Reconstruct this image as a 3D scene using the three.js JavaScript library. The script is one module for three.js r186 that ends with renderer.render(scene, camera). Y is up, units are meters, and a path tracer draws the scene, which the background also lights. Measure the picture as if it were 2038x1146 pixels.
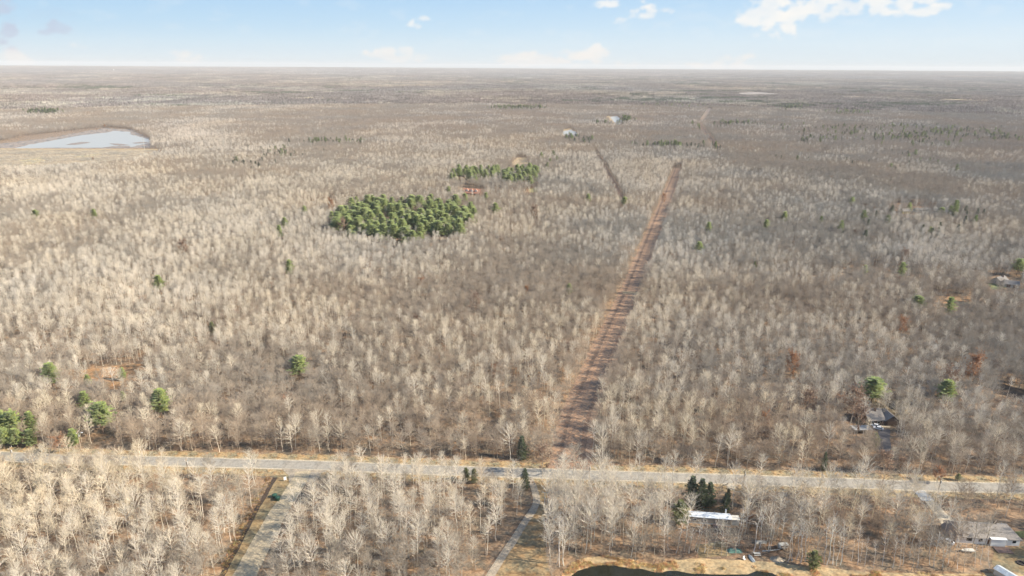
import * as THREE from 'three';
import { mergeGeometries } from 'three/addons/utils/BufferGeometryUtils.js';

// ---------------------------------------------------------------- camera, sky, sun, air, exposure
const scene = new THREE.Scene();
const H = 165;                                   // flying height of the camera above the fields
const FOV = 45.2, PITCH = 17.68, ROLL = 0.337;
const camera = new THREE.PerspectiveCamera(FOV, 16 / 9, 1, 90000);
camera.position.set(0, H, 0);
camera.rotation.order = 'YXZ';
camera.rotation.set(-PITCH * Math.PI / 180, 0, ROLL * Math.PI / 180);
camera.updateMatrixWorld(true);

const renderer = new THREE.WebGLRenderer({ antialias: true });
renderer.setSize(1024, 576);
renderer.toneMapping = THREE.LinearToneMapping;
const EXPOSURE = 2.15;
renderer.toneMappingExposure = EXPOSURE;
renderer.shadowMap.enabled = true;

const SUN_AZ = 102, SUN_EL = 32;                 // degrees to the right of the view, and above the horizon
const sunDir = new THREE.Vector3(
  Math.cos(SUN_EL * Math.PI / 180) * Math.sin(SUN_AZ * Math.PI / 180),
  Math.sin(SUN_EL * Math.PI / 180),
  -Math.cos(SUN_EL * Math.PI / 180) * Math.cos(SUN_AZ * Math.PI / 180));
const sun = new THREE.DirectionalLight(new THREE.Color().setRGB(1.0, 0.91, 0.75), 4.8);
sun.position.copy(sunDir).multiplyScalar(900).add(new THREE.Vector3(0, 0, -500));
sun.target.position.set(0, 0, -500);
sun.castShadow = true;
Object.assign(sun.shadow.camera, { left: -900, right: 900, top: 900, bottom: -900, near: 1, far: 4000 });
sun.shadow.mapSize.set(4096, 4096);
scene.add(sun, sun.target);
scene.fog = new THREE.FogExp2(new THREE.Color().setRGB(0.98, 0.955, 0.945), 0.00004);

// ---------------------------------------------------------------- small mathematics
function mulberry(a) {
  return function () {
    a |= 0; a = a + 0x6D2B79F5 | 0;
    let t = Math.imul(a ^ a >>> 15, 1 | a);
    t = t + Math.imul(t ^ t >>> 7, 61 | t) ^ t;
    return ((t ^ t >>> 14) >>> 0) / 4294967296;
  };
}
let rnd = mulberry(7);
const rr = (a, b) => a + (b - a) * rnd();
const clamp = (x, a = 0, b = 1) => Math.min(b, Math.max(a, x));
const sstep = (a, b, x) => { const t = clamp((x - a) / (b - a)); return t * t * (3 - 2 * t); };
const lerp = (a, b, t) => a + (b - a) * t;
function hash2(i, j) {
  let h = Math.imul(i | 0, 374761393) + Math.imul(j | 0, 668265263) | 0;
  h = Math.imul(h ^ h >>> 13, 1274126177);
  return ((h ^ h >>> 16) >>> 0) / 4294967296;
}
function vnoise(x, y, per = 0) {
  const xi = Math.floor(x), yi = Math.floor(y), fx = x - xi, fy = y - yi;
  const u = fx * fx * (3 - 2 * fx), v = fy * fy * (3 - 2 * fy);
  const w = per ? (k) => ((k % per) + per) % per : (k) => k;
  const a = hash2(w(xi), w(yi)), b = hash2(w(xi + 1), w(yi)), c = hash2(w(xi), w(yi + 1)), d = hash2(w(xi + 1), w(yi + 1));
  return lerp(lerp(a, b, u), lerp(c, d, u), v);
}
function fbm(x, y, oct = 4, per = 0) {
  let s = 0, a = 0.5, n = 0;
  for (let o = 0; o < oct; o++) { s += a * vnoise(x + o * 17 * (per ? 0 : 1), y + o * 31 * (per ? 0 : 1), per); n += a; a *= 0.5; x *= 2; y *= 2; per *= 2; }
  return s / n;
}

// the photograph measured as rays from the camera: where on the ground a thing stands
const FX = 573 / Math.tan(FOV * Math.PI / 360);
const dirOf = (px, py) => new THREE.Vector3((px - 1019) / FX, (573 - py) / FX, -1).applyQuaternion(camera.quaternion);
function G(px, py, h = 0) {
  const d = dirOf(px, py), t = (h - H) / d.y;
  return new THREE.Vector3(d.x * t, h, d.z * t);
}
const invCam = camera.quaternion.clone().invert();
const tmpV = new THREE.Vector3();
function P(x, y, z) {
  tmpV.set(x, y - H, z).applyQuaternion(invCam);
  return [1019 + FX * tmpV.x / -tmpV.z, 573 - FX * tmpV.y / -tmpV.z];
}

// ---------------------------------------------------------------- the sky: air and clouds
const srgbLin = (c) => (c <= 0.04045 ? c / 12.92 : ((c + 0.055) / 1.055) ** 2.4);
const lin = (r, g, b) => [srgbLin(r / 255), srgbLin(g / 255), srgbLin(b / 255)];
{
  const W = 4096, HH = 2048, data = new Float32Array(W * HH * 4);
  // clouds in view: centre, half sizes (as seen), strength, kind (0 white, 1 mauve)
  const puffs = [
    [1540, 42, 60, 27, 1.0, 0], [1600, 16, 66, 20, .85, 0], [1490, 38, 30, 12, .8, 0], [1550, 67, 24, 10, .9, 0], [1545, 88, 22, 7, .45, 0], [1625, 8, 60, 20, 1, 0],
    [1730, 10, 46, 12, .9, 0], [1790, 15, 56, 13, .85, 0], [1860, 20, 50, 9, .8, 0], [1830, 8, 60, 14, .7, 0],
    [1285, 18, 30, 14, 1.1, 0], [1215, 8, 34, 12, .8, 0], [1235, 42, 16, 7, .7, 0], [1330, 22, 14, 6, .45, 0], [1500, 2, 24, 7, .6, 0],
    [835, 44, 24, 10, 1.1, 0], [905, 72, 13, 7, .45, 0], [918, 84, 10, 8, .4, 0], [900, 97, 14, 6, .4, 0], [956, 47, 7, 5, .4, 0], [983, 10, 10, 5, .35, 0],
    [738, 104, 22, 10, 1.15, 0], [800, 107, 38, 14, 1.05, 0], [795, 116, 50, 10, .6, 0],
    [1195, 100, 24, 11, 1.2, 0], [1090, 118, 90, 14, 1.0, 0], [1030, 123, 50, 10, .9, 0], [1140, 114, 40, 12, .6, 0], [1240, 126, 40, 8, .5, 0],
    [1470, 121, 34, 16, 1.15, 0], [1375, 130, 70, 7, .8, 0], [1430, 128, 60, 8, .6, 0], [1830, 75, 24, 5, .45, 0],
    [375, 112, 32, 18, .95, 0], [30, 118, 60, 12, .75, 0], [5, 112, 40, 10, .5, 0], [155, 92, 34, 12, .28, 0],
    [118, 53, 26, 13, .85, 1], [95, 60, 40, 8, .6, 1], [60, 38, 16, 10, .3, 1], [5, 35, 34, 34, 1.1, 1], [12, 62, 24, 14, .9, 1], [10, 88, 40, 8, .2, 1],
  ];
  const cs = puffs.map(([x, y, a, b, s, k]) => {
    const d = dirOf(x, y).normalize();
    return { az: Math.atan2(d.x, -d.z), el: Math.asin(d.y), a: a / FX / (1 + ((x - 1019) / FX) ** 2), b: b / FX * 1.05, s, k };
  });
  const up = [[-.2, 205, 216, 221], [.25, 218, 230, 236], [.8, 219, 233, 241], [1.7, 216, 234, 245], [3, 202, 228, 247], [5, 184, 218, 247], [12, 150, 199, 242], [30, 112, 170, 228], [90, 70, 125, 195]].map(([e, ...c]) => [e, lin(...c)]);
  const white = lin(254, 251, 246), cream = lin(246, 240, 234), mauve = lin(196, 204, 224);
  for (let j = 0; j < HH; j++) {
    const el = ((j + .5) / HH - .5) * Math.PI, eld = el * 180 / Math.PI;
    let k = 0; while (k < up.length - 2 && eld > up[k + 1][0]) k++;
    const t = clamp((eld - up[k][0]) / (up[k + 1][0] - up[k][0]));
    const base = [0, 1, 2].map((c) => lerp(up[k][1][c], up[k + 1][1][c], t));
    for (let i = 0; i < W; i++) {
      const u = ((i + .5) / W - .5) * 2 * Math.PI, dx = Math.cos(u), dz = Math.sin(u), az = Math.atan2(dx, -dz);
      const o = (j * W + i) * 4;
      let r = base[0], g = base[1], b = base[2];
      if (eld > -1) {
        // the air is a little paler towards the sun and deeper away from it
        const toSun = Math.cos(az - SUN_AZ * Math.PI / 180), pale = .16 * (toSun + .15) * Math.exp(-Math.max(0, eld) / 25);
        const fade = sstep(0, 3, eld);
        r *= 1 + pale * 1.5 * fade; g *= 1 + pale * .75 * fade; b *= 1 + pale * .28 * fade;
      }
      if (eld > -.4 && eld < 60) {
        const inView = Math.abs(az) < .72 && eld < 5.6;
        let c = 0, m = 0;
        if (inView) {
          const n = fbm(az * 70, el * 125, 5), n2 = fbm(az * 40 + 9, el * 90 + 4, 3);
          for (const q of cs) {
            const ex = (az - q.az) / q.a, ey = (el - q.el) / q.b, d2 = ex * ex + ey * ey;
            if (d2 > 5) continue;
            const f = q.s * Math.exp(-d2 * 1.1);
            c += f; if (q.k) m += f;
          }
          m = c > 1e-4 ? m / c : 0;
          const dens = Math.min(c, 1.0) * (.2 + 1.25 * n) + (n - .5) * 1.25 * Math.min(1, c * 2.2) - .25;
          c = sstep(0, .55, dens) * clamp(.42 + .68 * n2);
          c = Math.max(c, .10 * sstep(.55, .8, n2) * sstep(.5, 3, eld));
        } else if (eld > 0) {
          const cell = 5.2 / (eld + 4), sx = az * 26 * (.35 + cell), sy = eld * .9;
          const n = fbm(Math.cos(az) * 7 + sy * .9 + 40, Math.sin(az) * 7 + sy * 1.3 + 11, 5);
          c = sstep(.56, .74, n) * .8;
          m = .12;
        }
        if (c > 0) {
          const lo = sstep(2.6, .3, eld);
          const wc = [0, 1, 2].map((q) => lerp(lerp(white[q], cream[q], lo), mauve[q], m));
          r = lerp(r, wc[0], c); g = lerp(g, wc[1], c); b = lerp(b, wc[2], c);
        }
      }
      data[o] = r / EXPOSURE; data[o + 1] = g / EXPOSURE; data[o + 2] = b / EXPOSURE; data[o + 3] = 1;
    }
  }
  const sky = new THREE.DataTexture(data, W, HH, THREE.RGBAFormat, THREE.FloatType);
  sky.mapping = THREE.EquirectangularReflectionMapping;
  sky.magFilter = THREE.LinearFilter; sky.minFilter = THREE.LinearFilter;
  sky.wrapS = THREE.RepeatWrapping;
  sky.needsUpdate = true;
  scene.background = sky;
  scene.environment = sky;
}

// ---------------------------------------------------------------- materials
function noiseTex(size, fn) {
  const d = new Uint8Array(size * size * 4);
  for (let j = 0; j < size; j++) for (let i = 0; i < size; i++) {
    const c = fn(i / size, j / size), o = (j * size + i) * 4;
    d[o] = clamp(c[0]) * 255; d[o + 1] = clamp(c[1]) * 255; d[o + 2] = clamp(c[2]) * 255; d[o + 3] = 255;
  }
  const t = new THREE.DataTexture(d, size, size, THREE.RGBAFormat);
  t.wrapS = t.wrapT = THREE.RepeatWrapping; t.magFilter = THREE.LinearFilter; t.minFilter = THREE.LinearFilter;
  t.needsUpdate = true;
  return t;
}
// linear tint textures (about 1 in the middle), one tile = REP metres; the material colour carries the hue
function mottled(size, per, contrast, warm = 0, streak = 1) {
  return noiseTex(size, (u, v) => {
    const a = fbm(u * per, v * per * streak, 5, per) - .5, b = fbm(u * per * 4 + .3, v * per * 4 * streak, 3, per * 4) - .5;
    const l = .62 + contrast * (a * .9 + b * .8), w = warm * (fbm(u * per + .5, v * per + .7, 3, per) - .5);
    return [l + w, l, l - w];
  });
}
const T = {
  litter: mottled(512, 8, .75, .22), grass: mottled(512, 6, .6, .25), asphalt: mottled(256, 5, .3, .05), gravel: mottled(256, 12, .55, .06),
  roof: mottled(256, 16, .4, .04), sand: mottled(256, 6, .55, .12), bark: mottled(128, 6, .5, .05),
};
function mat(r, g, b, o = {}) {
  const m = new THREE.MeshStandardMaterial({ roughness: .9, metalness: 0, side: THREE.DoubleSide, ...o });
  m.color.setRGB(r, g, b);
  return m;
}
const k62 = 1 / .62;
const tex = (r, g, b, t, o = {}) => mat(r * k62, g * k62, b * k62, { map: t, ...o });
const M = {
  forestFloor: tex(1, 1, 1, T.litter, { vertexColors: true }),
  meadow: tex(.28, .185, .09, T.grass), lawn: tex(.15, .155, .055, T.grass), yard: tex(.24, .17, .085, T.grass), verge: tex(.34, .24, .125, T.grass), tan: tex(.42, .30, .17, T.sand),
  bank: tex(.41, .285, .15, T.sand), litterPatch: tex(.20, .125, .075, T.litter), clear: tex(.30, .17, .08, T.litter), cut: tex(.285, .18, .115, T.litter), cutPale: tex(.33, .20, .12, T.litter), cutDark: tex(.2, .122, .078, T.litter),
  marsh: tex(.27, .22, .185, T.litter), bog: tex(.34, .265, .175, T.sand), marshTan: tex(.40, .31, .18, T.grass),
  asphalt: tex(.31, .278, .232, T.asphalt, { roughness: .85 }), oldAsphalt: tex(.42, .335, .22, T.gravel), shoulder: tex(.48, .40, .29, T.gravel), gravelRoad: tex(.33, .27, .20, T.gravel), darkDrive: tex(.12, .105, .10, T.asphalt), concrete: tex(.52, .49, .44, T.asphalt),
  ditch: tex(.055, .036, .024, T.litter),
  pond: mat(.016, .017, .010, { roughness: .12 }), lake: mat(.16, .17, .17, { roughness: .22 }), ice: mat(.36, .36, .345, { roughness: .6 }),
  bark: mat(1, 1, 1, { vertexColors: true, roughness: .85 }),
  needle: (() => { const m = new THREE.MeshPhysicalMaterial({ vertexColors: true, roughness: 1, transmission: .35, thickness: 0, side: THREE.DoubleSide }); return m; })(),
  white: mat(.78, .77, .74, { roughness: .6 }), offwhite: mat(.55, .52, .46, { roughness: .75 }), beige: mat(.36, .29, .22), greyWall: mat(.30, .29, .28), brownWall: mat(.10, .065, .05), darkWall: mat(.055, .04, .04),
  logWall: mat(.30, .13, .07), redRoof: tex(.38, .18, .115, T.roof), greyRoof: tex(.20, .18, .165, T.roof), brownRoof: tex(.25, .22, .195, T.roof), whiteRoof: tex(.68, .70, .72, T.asphalt, { roughness: .45 }), metal: mat(.5, .52, .54, { roughness: .35, metalness: .6 }),
  paleMetal: tex(.44, .47, .49, T.asphalt, { roughness: .5 }), glass: mat(.02, .025, .03, { roughness: .08 }), trim: mat(.62, .6, .56), door: mat(.16, .09, .06), rubber: mat(.02, .02, .02), yellow: mat(.48, .38, .12), deck: mat(.17, .11, .09),
  poleWood: mat(.33, .26, .19), poleGrey: mat(.42, .40, .37), insul: mat(.75, .75, .72), wire: mat(.05, .05, .05), binGreen: mat(.012, .05, .035, { roughness: .5 }), binLid: mat(.02, .07, .045, { roughness: .5 }),
  tarp: mat(.10, .20, .16, { roughness: .6 }), boat: mat(.34, .37, .38, { roughness: .45 }), chrome: mat(.6, .6, .6, { roughness: .25, metalness: .8 }), carWhite: mat(.75, .75, .75, { roughness: .3 }), lampRed: mat(.3, .02, .02, { roughness: .4 }), tank: mat(.40, .40, .38, { roughness: .45 }),
};

// ---------------------------------------------------------------- building blocks
const used = new Map();
function numbered(n) {
  const k = used.get(n) ?? 0; used.set(n, k + 1);
  return k ? `${n}_${String(k).padStart(3, '0')}` : n;
}
function tag(o, label, category, group) {
  o.userData.label = label; if (category) o.userData.category = category; if (group) o.userData.group = group;
  return o;
}
function thing(name, label, category, pos = [0, 0, 0], turn = 0, group) {
  const o = new THREE.Group(); o.name = numbered(name); scene.add(o);
  if (pos.isVector3) o.position.copy(pos); else o.position.set(...pos);
  o.rotation.y = turn;
  return tag(o, label, category, group);
}
function shadowed(m) { m.castShadow = true; m.receiveShadow = true; return m; }
class MB {
  constructor() { this.p = []; this.c = []; this.uv = []; this.col = [1, 1, 1]; }
  tri(a, b, c) {
    this.p.push(a[0], a[1], a[2], b[0], b[1], b[2], c[0], c[1], c[2]);
    const k = this.col; this.c.push(k[0], k[1], k[2], k[0], k[1], k[2], k[0], k[1], k[2]);
    return this;
  }
  quad(a, b, c, d) { this.tri(a, b, c); this.tri(a, c, d); return this; }
  box(cx, cy, cz, sx, sy, sz, turn = 0) {
    const C = Math.cos(turn), S = Math.sin(turn);
    const v = (i, j, k) => { const x = i * sx / 2, z = k * sz / 2; return [cx + x * C + z * S, cy + j * sy / 2, cz - x * S + z * C]; };
    this.quad(v(-1, -1, 1), v(1, -1, 1), v(1, 1, 1), v(-1, 1, 1)).quad(v(1, -1, -1), v(-1, -1, -1), v(-1, 1, -1), v(1, 1, -1));
    this.quad(v(1, -1, 1), v(1, -1, -1), v(1, 1, -1), v(1, 1, 1)).quad(v(-1, -1, -1), v(-1, -1, 1), v(-1, 1, 1), v(-1, 1, -1));
    return this.quad(v(-1, 1, 1), v(1, 1, 1), v(1, 1, -1), v(-1, 1, -1)).quad(v(-1, -1, -1), v(1, -1, -1), v(1, -1, 1), v(-1, -1, 1));
  }
  limb(a, b, r0, r1, n = 3, phase = 0) {                 // a tapered stick from a to b
    const d = [b[0] - a[0], b[1] - a[1], b[2] - a[2]], L = Math.hypot(...d) || 1e-6;
    d[0] /= L; d[1] /= L; d[2] /= L;
    const h = Math.abs(d[1]) < .9 ? [0, 1, 0] : [1, 0, 0];
    let u = [d[1] * h[2] - d[2] * h[1], d[2] * h[0] - d[0] * h[2], d[0] * h[1] - d[1] * h[0]]; const ul = Math.hypot(...u); u = u.map((x) => x / ul);
    const w = [d[1] * u[2] - d[2] * u[1], d[2] * u[0] - d[0] * u[2], d[0] * u[1] - d[1] * u[0]];
    const ring = (p, r, i) => { const t = phase + i / n * 2 * Math.PI, c = Math.cos(t) * r, s = Math.sin(t) * r; return [p[0] + u[0] * c + w[0] * s, p[1] + u[1] * c + w[1] * s, p[2] + u[2] * c + w[2] * s]; };
    for (let i = 0; i < n; i++) {
      const a0 = ring(a, r0, i), a1 = ring(a, r0, i + 1);
      if (r1 < 1e-4) { this.tri(a0, a1, b); continue; }
      this.quad(a0, a1, ring(b, r1, i + 1), ring(b, r1, i));
    }
    return this;
  }
  geo() {
    const g = new THREE.BufferGeometry(), p = new Float32Array(this.p), nn = new Float32Array(p.length), uv = new Float32Array(p.length / 3 * 2);
    for (let i = 0; i < p.length; i += 9) {
      const ax = p[i + 3] - p[i], ay = p[i + 4] - p[i + 1], az = p[i + 5] - p[i + 2], bx = p[i + 6] - p[i], by = p[i + 7] - p[i + 1], bz = p[i + 8] - p[i + 2];
      let x = ay * bz - az * by, y = az * bx - ax * bz, z = ax * by - ay * bx; const l = Math.hypot(x, y, z) || 1; x /= l; y /= l; z /= l;
      for (let k = 0; k < 3; k++) {
        nn[i + k * 3] = x; nn[i + k * 3 + 1] = y; nn[i + k * 3 + 2] = z;
        const q = (i / 3 + k) * 2, px = p[i + k * 3], py = p[i + k * 3 + 1], pz = p[i + k * 3 + 2];
        const flat = Math.abs(y) > .5;
        uv[q] = (flat || Math.abs(z) > Math.abs(x) ? px : pz) / 3; uv[q + 1] = (flat ? pz : py) / 3;
      }
    }
    g.setAttribute('position', new THREE.BufferAttribute(p, 3)); g.setAttribute('normal', new THREE.BufferAttribute(nn, 3));
    g.setAttribute('uv', new THREE.BufferAttribute(uv, 2)); g.setAttribute('color', new THREE.BufferAttribute(new Float32Array(this.c), 3));
    return g;
  }
  build(name, m, parent) { const o = shadowed(new THREE.Mesh(this.geo(), m)); o.name = parent === scene ? numbered(name) : name; parent.add(o); return o; }
}
function struct(name, geometry, m, label) {
  const o = shadowed(new THREE.Mesh(geometry, m)); o.name = numbered(name); o.userData.kind = 'structure'; if (label) o.userData.label = label;
  scene.add(o); return o;
}
// a long strip along world points (x, z), with uneven edges
function resample(pts, step) {
  const c = new THREE.CatmullRomCurve3(pts.map((p) => new THREE.Vector3(p.x, 0, p.z)), false, 'centripetal');
  return c.getSpacedPoints(Math.max(4, Math.round(c.getLength() / step)));
}
function ribbon(pts, w0, y, { rough = 0, off = 0, step = 3, rep = 12, w1 = w0, across = 4, crown = 0 } = {}) {
  const q = resample(pts, step), p = [], uv = [], idx = [];
  let len = 0;
  q.forEach((c, i) => {
    const a = q[Math.max(0, i - 1)], b = q[Math.min(q.length - 1, i + 1)], tx = b.x - a.x, tz = b.z - a.z, l = Math.hypot(tx, tz), nx = -tz / l, nz = tx / l;
    if (i) len += c.distanceTo(q[i - 1]);
    const w = lerp(w0, w1, i / (q.length - 1)) / 2;
    const eL = rough * (fbm(len / 4 + off * 7 + y * 300, 3.3, 3) - .5) * 2, eR = rough * (fbm(len / 4 + 50 + off * 3 + y * 300, 8.3, 3) - .5) * 2;
    for (let k = 0; k <= across; k++) {
      const s = lerp(-w + eL, w + eR, k / across) + off;
      p.push(c.x + nx * s, y + crown * (1 - (2 * k / across - 1) ** 2), c.z + nz * s); uv.push(s / rep, len / rep);
    }
  });
  const n = across + 1;
  for (let i = 0; i < q.length - 1; i++) for (let k = 0; k < across; k++) { const a = i * n + k; idx.push(a, a + 1, a + n, a + 1, a + n + 1, a + n); }
  return sheet(p, uv, idx);
}
function sheet(p, uv, idx) {
  const g = new THREE.BufferGeometry();
  // faces look up
  const ax = p[idx[1] * 3] - p[idx[0] * 3], az = p[idx[1] * 3 + 2] - p[idx[0] * 3 + 2], bx = p[idx[2] * 3] - p[idx[0] * 3], bz = p[idx[2] * 3 + 2] - p[idx[0] * 3 + 2];
  if (az * bx - ax * bz < 0) for (let i = 0; i < idx.length; i += 3) { const t = idx[i + 1]; idx[i + 1] = idx[i + 2]; idx[i + 2] = t; }
  g.setAttribute('position', new THREE.Float32BufferAttribute(p, 3)); g.setAttribute('uv', new THREE.Float32BufferAttribute(uv, 2)); g.setIndex(idx); g.computeVertexNormals();
  return g;
}
// a patch of ground with an uneven outline; the corners are given as seen in the photograph
function patch(poly, y, { rough = 1, rep = 14, step = 2.5 } = {}) {
  const w = poly.map(([a, b]) => G(a, b)), out = [];
  w.forEach((a, i) => {
    const b = w[(i + 1) % w.length], n = Math.max(1, Math.round(a.distanceTo(b) / step));
    for (let k = 0; k < n; k++) { const q = a.clone().lerp(b, k / n); out.push(new THREE.Vector2(q.x + rough * (fbm(q.x / 6, q.z / 6 + y * 90, 3) - .5) * 2, -(q.z + rough * (fbm(q.x / 6 + 40, q.z / 6 + y * 90, 3) - .5) * 2))); }
  });
  const g = new THREE.ShapeGeometry(new THREE.Shape(out)); g.rotateX(-Math.PI / 2); g.translate(0, y, 0);
  const pos = g.attributes.position, uv = g.attributes.uv;
  for (let i = 0; i < pos.count; i++) uv.setXY(i, pos.getX(i) / rep, pos.getZ(i) / rep);
  return g;
}

// ---------------------------------------------------------------- the land
function gy(x, z) {                               // flat near by, gently rolling far away
  const d = Math.hypot(x, z);
  if (d < 2300) return 0;
  return 128 * sstep(9000, 30000, d) + sstep(2300, 6000, d) * (1 - .6 * sstep(9000, 26000, d)) * ((fbm(x / 1500 + 5, z / 1500 + 9, 4) - .5) * 44 + (fbm(x / 420 + 3, z / 420, 2) - .5) * 10);
}
const px2 = (list) => list.map(([a, b]) => G(a, b));
const ROAD = px2([[-700, 884], [-320, 897], [0, 907.5], [80, 911.5], [330, 918], [500, 922.5], [667, 927.5], [800, 933], [1067, 942], [1300, 949], [1478, 954.5], [1600, 959], [1700, 962], [1850, 967.5], [2038, 972], [2400, 985], [2800, 1000]]);
const SIDE = px2([[603, 938], [601, 946], [594, 960], [578, 985], [558, 1014], [527, 1070], [487, 1146], [440, 1238], [380, 1380]]);
const LANE = px2([[1052, 947], [1056, 957], [1061, 967], [1066, 981], [1068, 996], [1063, 1012], [1042, 1043], [1016, 1084], [993, 1118], [976, 1146], [930, 1220], [870, 1320]]);
const CUT = px2([[1128, 938], [1135, 920], [1147, 840], [1177, 764], [1214, 675], [1255, 582], [1294, 482], [1332, 382], [1350, 335]]);
const CUT2 = px2([[1240, 405], [1224, 372], [1208, 343], [1193, 318], [1184, 300]]);
const CUT3 = px2([[1432, 300], [1417, 280], [1403, 263], [1392, 248]]);
const CUT4 = px2([[1397, 241], [1405, 229], [1413, 218]]);
const DRIVE = px2([[1824, 968], [1828, 976], [1838, 986], [1848, 997]]);
const DRIVE2 = px2([[1848, 997], [1859, 1007], [1870, 1020], [1884, 1036], [1894, 1052], [1900, 1064]]);
const DAM = px2([[-200, 294], [27, 296.5], [120, 297], [300, 297.5], [420, 298.5], [500, 299]]);
const FARROAD = px2([[500, 299], [700, 301], [880, 304], [1000, 305], [1200, 307], [1330, 308], [1400, 308], [1600, 309], [2038, 308]]);
const MID_DRIVE = px2([[1761, 900], [1760, 880], [1759, 852]]);

const POND = [[1120, 1190], [1131, 1152], [1137, 1146], [1149, 1136], [1174, 1128], [1196, 1124.5], [1223, 1125.5], [1252, 1131], [1277, 1132], [1296, 1137], [1313, 1140], [1328, 1136.5], [1348, 1136], [1370, 1141], [1419, 1143], [1488, 1143], [1505, 1136], [1537, 1141], [1552, 1150], [1650, 1165], [1800, 1190], [2100, 1200], [2300, 1260], [2000, 1500], [1200, 1500], [1050, 1300]];
const BANK = [[1090, 1200], [1116, 1146], [1138, 1121], [1165, 1110], [1200, 1106.5], [1240, 1111], [1272, 1119], [1300, 1124], [1322, 1120], [1345, 1114], [1400, 1112], [1470, 1115], [1550, 1121], [1640, 1130], [1750, 1139], [1900, 1142], [2060, 1139], [2400, 1150], [2500, 1290], [2200, 1330], [1200, 1330], [1060, 1260]];
const LAKE = [[27, 296], [60, 288], [118, 277], [165, 269], [212, 264], [228, 260.5], [259, 262.5], [259, 267], [275, 271.5], [298, 277.5], [301, 281], [295, 285.5], [267, 291], [257, 293.5], [204, 294], [157, 294], [94, 294]];
const MEADOW = [[1066, 960], [1092, 963], [1087, 1000], [1082, 1060], [1085, 1100], [1094, 1130], [1100, 1180], [1070, 1300], [880, 1300], [976, 1148], [1016, 1086], [1042, 1045], [1063, 1013], [1068, 996]];
const ORANGE_GLADE = [[150, 738], [200, 733], [240, 727], [292, 722], [304, 732], [280, 746], [268, 768], [215, 776], [200, 760], [160, 750]];
const LAWN_MID = [[1722, 795], [1790, 791], [1812, 800], [1805, 822], [1770, 850], [1722, 850], [1700, 856], [1704, 840], [1722, 815]];
const YARD_BR = [[1975, 1094], [2060, 1082], [2100, 1140], [1990, 1139], [1976, 1120]];
const LAWN_BR = [[1900, 1036], [1960, 1039], [1958, 1052], [1900, 1052]];
const YARD_MH = [[1345, 1052], [1470, 1050], [1560, 1078], [1560, 1110], [1440, 1112], [1350, 1112], [1310, 1104], [1325, 1070]];
const HOME_GLADE = [[903, 392], [918, 372], [965, 378], [1030, 374], [1075, 372], [1078, 386], [1030, 392], [960, 398]];
const FIELD_FAR = [[1016, 326], [1030, 314], [1046, 313], [1054, 326], [1046, 334], [1030, 330]];
const GLADE_R = [[1852, 592], [1895, 589], [1932, 593], [1936, 604], [1900, 607], [1862, 600]];
const HOUSE_R = [[1962, 560], [1980, 548], [2030, 556], [2036, 578], [1990, 582]];
const GLADE_FR = [[1765, 405], [1795, 398], [1840, 400], [1866, 406], [1850, 420], [1795, 428], [1770, 420]];
const POND_FAR = [[1204, 234], [1228, 231], [1243, 244], [1222, 249]];
const POND_FAR2 = [[1118, 262], [1136, 257], [1152, 267], [1140, 274], [1122, 270]];
const TAN_FAR = [[1462, 186], [1500, 183.5], [1556, 188], [1530, 192], [1470, 191]];
const MARSH = [[-60, 345], [-60, 297], [120, 297], [305, 297.5], [330, 308], [300, 318], [230, 332], [120, 342]];
const SWAMP_R = [[1972, 770], [1990, 764], [2060, 780], [2060, 798], [2010, 792], [1980, 782]];
const GROVE = [[652, 470], [656, 446], [690, 424], [700, 412], [760, 412], [850, 416], [915, 414], [948, 432], [952, 444], [925, 470], [925, 484], [880, 492], [790, 494], [735, 486], [690, 484]];
const GROVE2 = [[895, 368], [905, 350], [985, 344], [1000, 352], [1010, 340], [1070, 342], [1080, 356], [1072, 372], [1020, 374], [985, 366], [950, 370]];

const zones = [];
const addPoly = (poly, grow = 0) => { const w = px2(poly); zones.push({ w, x0: Math.min(...w.map((p) => p.x)), x1: Math.max(...w.map((p) => p.x)), z0: Math.min(...w.map((p) => p.z)), z1: Math.max(...w.map((p) => p.z)) }); };
const addLine = (pts, half) => { const w = resample(pts, 6); zones.push({ line: w, half, x0: Math.min(...w.map((p) => p.x)) - half, x1: Math.max(...w.map((p) => p.x)) + half, z0: Math.min(...w.map((p) => p.z)) - half, z1: Math.max(...w.map((p) => p.z)) + half }); };
function inPoly(w, x, z) {
  let c = false;
  for (let i = 0, j = w.length - 1; i < w.length; j = i++) if ((w[i].z > z) !== (w[j].z > z) && x < (w[j].x - w[i].x) * (z - w[i].z) / (w[j].z - w[i].z) + w[i].x) c = !c;
  return c;
}
function inZone(q, x, z, pad) {
  if (x < q.x0 - pad || x > q.x1 + pad || z < q.z0 - pad || z > q.z1 + pad) return false;
  if (q.w) return inPoly(q.w, x, z);
  const r2 = (q.half + pad) ** 2;
  for (const p of q.line) if ((p.x - x) ** 2 + (p.z - z) ** 2 < r2) return true;
  return false;
}
const seeZones = [];
const isOpen = (x, z, pad = 0) => zones.some((q) => inZone(q, x, z, pad));
for (const p of [POND, BANK, LAKE, MEADOW, ORANGE_GLADE, YARD_BR, LAWN_BR, [[915, 390], [922, 372], [962, 376], [970, 392]], [[1046, 384], [1060, 375], [1072, 380], [1062, 387]], FIELD_FAR, GLADE_R, HOUSE_R, POND_FAR, POND_FAR2, TAN_FAR, SWAMP_R]) addPoly(p);
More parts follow.
